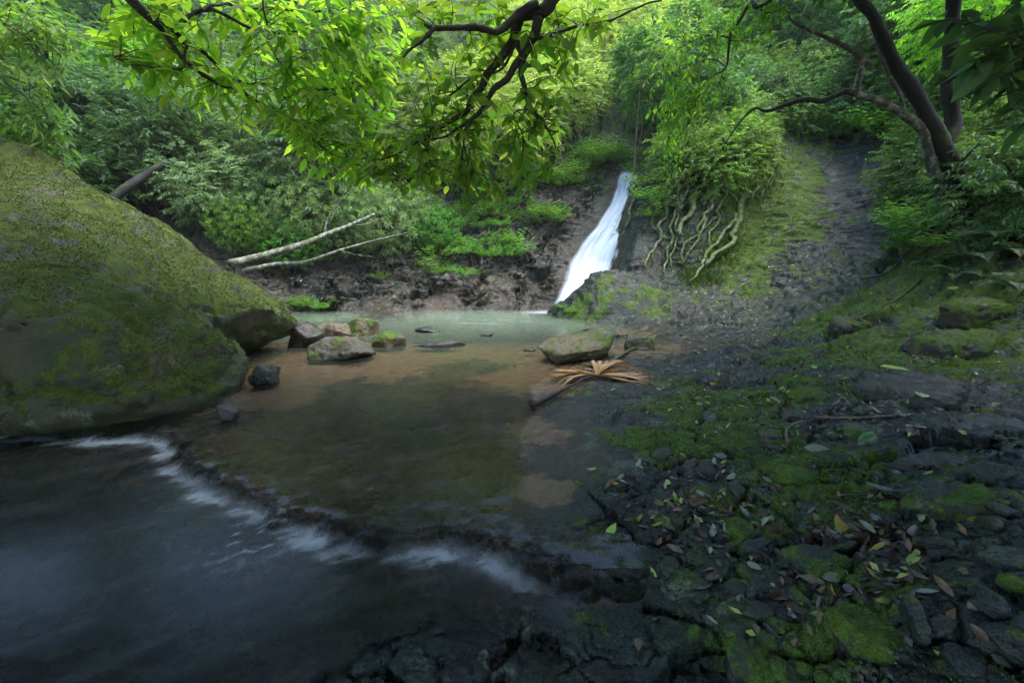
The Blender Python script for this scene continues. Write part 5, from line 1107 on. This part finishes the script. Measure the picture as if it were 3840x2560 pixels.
for i in range(len(px)):
    if tot >= 290 or H[i, 2] < .0 or px[i] < 1330 or px[i] > 2380 or py[i] > 1580: continue
    kd = ks[rng.randint(len(ks))]
    wh = 'on the rock slope right of the pool' if H[i, 1] > 5.5 else ('on the upper part of the right bank' if H[i, 1] > 3.2 else 'on the near part of the right bank')
    nn = Nn[i] + rng.normal(size=3) * .22; nn /= np.linalg.norm(nn)
    put_leaf(H[i], nn, kd, rng.uniform(.05, .11) if H[i, 1] < 4 else rng.uniform(.05, .10), f'{names_[kd]} fallen leaf lying {wh}', f'{names_[kd]} fallen leaves {wh}', lift=.008); tot += 1
b = MB(); px, py = leafspots(1200, rng); px2 = np.concatenate([px, rng.normal(900, 130, 500), rng.normal(1100, 90, 300), rng.normal(700, 60, 200), rng.uniform(1450, 2300, 700), rng.normal(1780, 90, 700), rng.normal(1650, 90, 500)]); py2 = np.concatenate([py, rng.normal(630, 35, 500), rng.normal(600, 50, 300), rng.normal(630, 20, 200), rng.uniform(600, 1000, 700), rng.normal(560, 70, 700), rng.normal(720, 40, 500)])
H = hits(px2, py2); k = (H[:, 2] > .01); H = H[k]; Nn = normals_at(H, .08); n_ = len(H); D = rng.normal(size=H.shape); D -= (D * Nn).sum(1)[:, None] * Nn
b.leaves(H + Nn * .006, D + Nn * .1, Nn + rng.normal(size=H.shape) * .2, rng.uniform(.03, .075, n_), rng.uniform(.014, .03, n_), .05, False, rng.rand(n_))
m, nt, out = newmat('leaf_litter'); n = N(nt); r_ = n('Attribute', attribute_name='rnd').outputs['Fac']
c_ = n.mix(n.ramp(r_, .2, .6), (.018, .013, .010), (.065, .036, .020)); c_ = n.mix(n.ramp(r_, .72, .80), c_, (.16, .10, .05)); c_ = n.mix(n.ramp(r_, .88, .90), c_, (.30, .34, .08))
bs = n('BsdfPrincipled', {'Base Color': c_, 'Roughness': .45}); nt.links.new(bs.outputs[0], out.inputs[0])
link('leaf_litter', b.mesh('leaf_litter', m, False), kind='stuff', label='thin scatter of small dead leaves over the rocks', cat='leaf litter')

# ------------------------------------------------------------------ dry palm frond on the bank
hub = hit(1372, 870) + np.array([0, 0, .04]); M_DRY = plain_material('dry_palm_leaflet', (.30, .15, .05), (.58, .37, .16), .55, 1, .15, attr=True); M_PET = plain_material('dark_palm_stalk', (.020, .010, .007), (.055, .026, .015), .4, 10)
fr_ = link('palm_frond', None, label='dead golden-brown fan palm frond with a dark stalk beside the flat tan boulder', cat='palm frond', loc=hub)
b = MB(); P = np.array([hit(1222, 938), hit(1262, 922), hit(1310, 895), hit(1345, 878)]) + np.array([[0, 0, .05], [0, 0, .05], [0, 0, .04], [0, 0, .05]]); P = np.vstack([P, hub]); b.tube(P - hub, .05, .02, 8, 26, .15, 2, prof=[.044, .036, .018, .013, .011, .010]); link('stalk', b.mesh('stalk', M_PET), fr_)
rng = np.random.RandomState(9)
for k in range(66):
    az = math.radians(np.interp(k / 65, [0, .35, .5, .62, 1], [196, 160, 95, 50, -38]) + rng.uniform(-12, 12)); Ln = rng.uniform(.45, .62) if (k < 28 or k > 40) else rng.uniform(.22, .36)
    d = np.array([math.cos(az), math.sin(az) * .9, 0]); hgt = rng.uniform(.01, .05) + (rng.uniform(0, .12) if 28 <= k <= 50 else 0); t = np.linspace(0, 1, 9); bend = rng.normal() * .20
    C = d[None] * (t * Ln)[:, None] + np.array([-d[1], d[0], 0])[None] * (bend * t ** 2.5)[:, None]; zz = hgt * np.sin(t * math.pi * rng.uniform(.75, 1.0)) - .03 * t; gxy = C[:, :2] + hub[:2]
    zz = np.maximum(zz, ground_z(gxy[:, 0], gxy[:, 1]) + .008 - hub[2]); C[:, 2] = zz; wv = .026 * np.sin(np.clip(t * .9 + .12, 0, 1) * math.pi) ** .6 * (1 - .55 * t) + .002; S = np.array([-d[1], d[0], rng.uniform(-.5, .5)]); S /= np.linalg.norm(S)
    V = np.concatenate([C + S * wv[:, None] + np.array([0, 0, .006]), C, C - S * wv[:, None] + np.array([0, 0, .006])]); f = [(i, i + 1, i + 10, i + 9) for i in range(8)] + [(i + 9, i + 10, i + 19, i + 18) for i in range(8)]
    link('leaflet', mesh_np('leaflet', V, np.array(f), M_DRY, True, {'rnd': np.clip(np.full(27, rng.rand()) * .7 + .3 * (1 - np.tile(t, 3)), 0, 1)}), fr_)

# ------------------------------------------------------------------ unseen canopy added overhead and behind the tripod to darken the foreground
rng = np.random.RandomState(12); SHADE_CAN = []
for xx in np.arange(-10, 11, 2.5):
    for yy in np.arange(-9, 4.6, 2.4):
        if 0 <= yy and abs(xx) < 1.0: pass
        zz = max(5.6, 1.5 + .47 * max(yy, 0) / 1.0 + 2.2 + abs(xx) * .12) + rng.uniform(0, 1.6)
        SHADE_CAN.append((xx + rng.uniform(-.8, .8), yy + rng.uniform(-.8, .8), zz))
SHADE_CAN += [(-9.2, 5.2, 6.6), (-10.5, 7.0, 7.4), (-9.0, 7.6, 8.2), (-11.5, 4.6, 7.2), (-11, 9.2, 8.8), (-8.4, 9.6, 9.4), (-12.5, 6.8, 8.6), (-10, 5.8, 9.2)]  # out-of-frame crowns added to keep sky reflection off the lower pool
TR = [(-7.5, -3), (7.5, -3), (0, -7), (-9.5, 3.2), (9.5, 4.2), (4.5, -8)]
roots = []
for i, (xx, yy) in enumerate(TR):
    z0 = gz1(xx, yy) - .3; r_ = link('shade_canopy_tree', None, label=('tall unseen tree added to shade the near stream, ' + ('left rear', 'right rear', 'middle rear', 'left flank', 'right flank', 'far right rear')[i] + ' trunk'), cat='tree', group='unseen trees added for shade around the tripod', loc=(xx, yy, z0))
    b = MB(); b.tube([(0, 0, 0), (.1, .1, 4), (.2, .2, 9.5)], .24, .10, 9, 16, .2, i); link('trunk', b.mesh('trunk', B_DARK), r_); roots.append((r_, np.array([xx, yy, z0])))
for c in SHADE_CAN:
    r_, p0 = min(roots, key=lambda q: np.hypot(q[1][0] - c[0], q[1][1] - c[1])); v = np.array(c) - p0
    b = MB(); s0 = np.array([.15, .15, min(v[2] - .5, 8.5)]); b.tube([s0, (s0 + v) / 2 + np.array([0, 0, .4]), v], .07, .02, 5, 8); link('limb', b.mesh('limb', B_DARK), r_)
    link('crown', CR['dark'][rng.randint(3)], r_, loc=v, rot=(0, 0, rng.uniform(0, 6.28)), scl=rng.uniform(1.15, 1.5))['kind'] = 'stuff'

# ------------------------------------------------------------------ damp air of the gully
m, nt, out = newmat('gully_haze'); pv = nt.nodes.new('ShaderNodeVolumePrincipled'); pv.inputs['Color'].default_value = (.93, .97, .92, 1); pv.inputs['Density'].default_value = .0012; pv.inputs['Anisotropy'].default_value = .2
nt.links.new(pv.outputs[0], out.inputs['Volume'])
zt = float(max(GV[:, 2].max() + 4, 14)); zl_ = float(GV[:, 2].min()) - 1
V = np.array([(x_, y_, z_) for x_ in (-35, 35) for y_ in (-35, 35) for z_ in (zl_, zt)]); F = np.array([(0, 1, 3, 2), (4, 6, 7, 5), (0, 4, 5, 1), (2, 3, 7, 6), (0, 2, 6, 4), (1, 5, 7, 3)])
link('haze', mesh_np('haze', V, F, m, False), kind='stuff', label='thin pale haze filling the whole wooded gully', cat='haze')
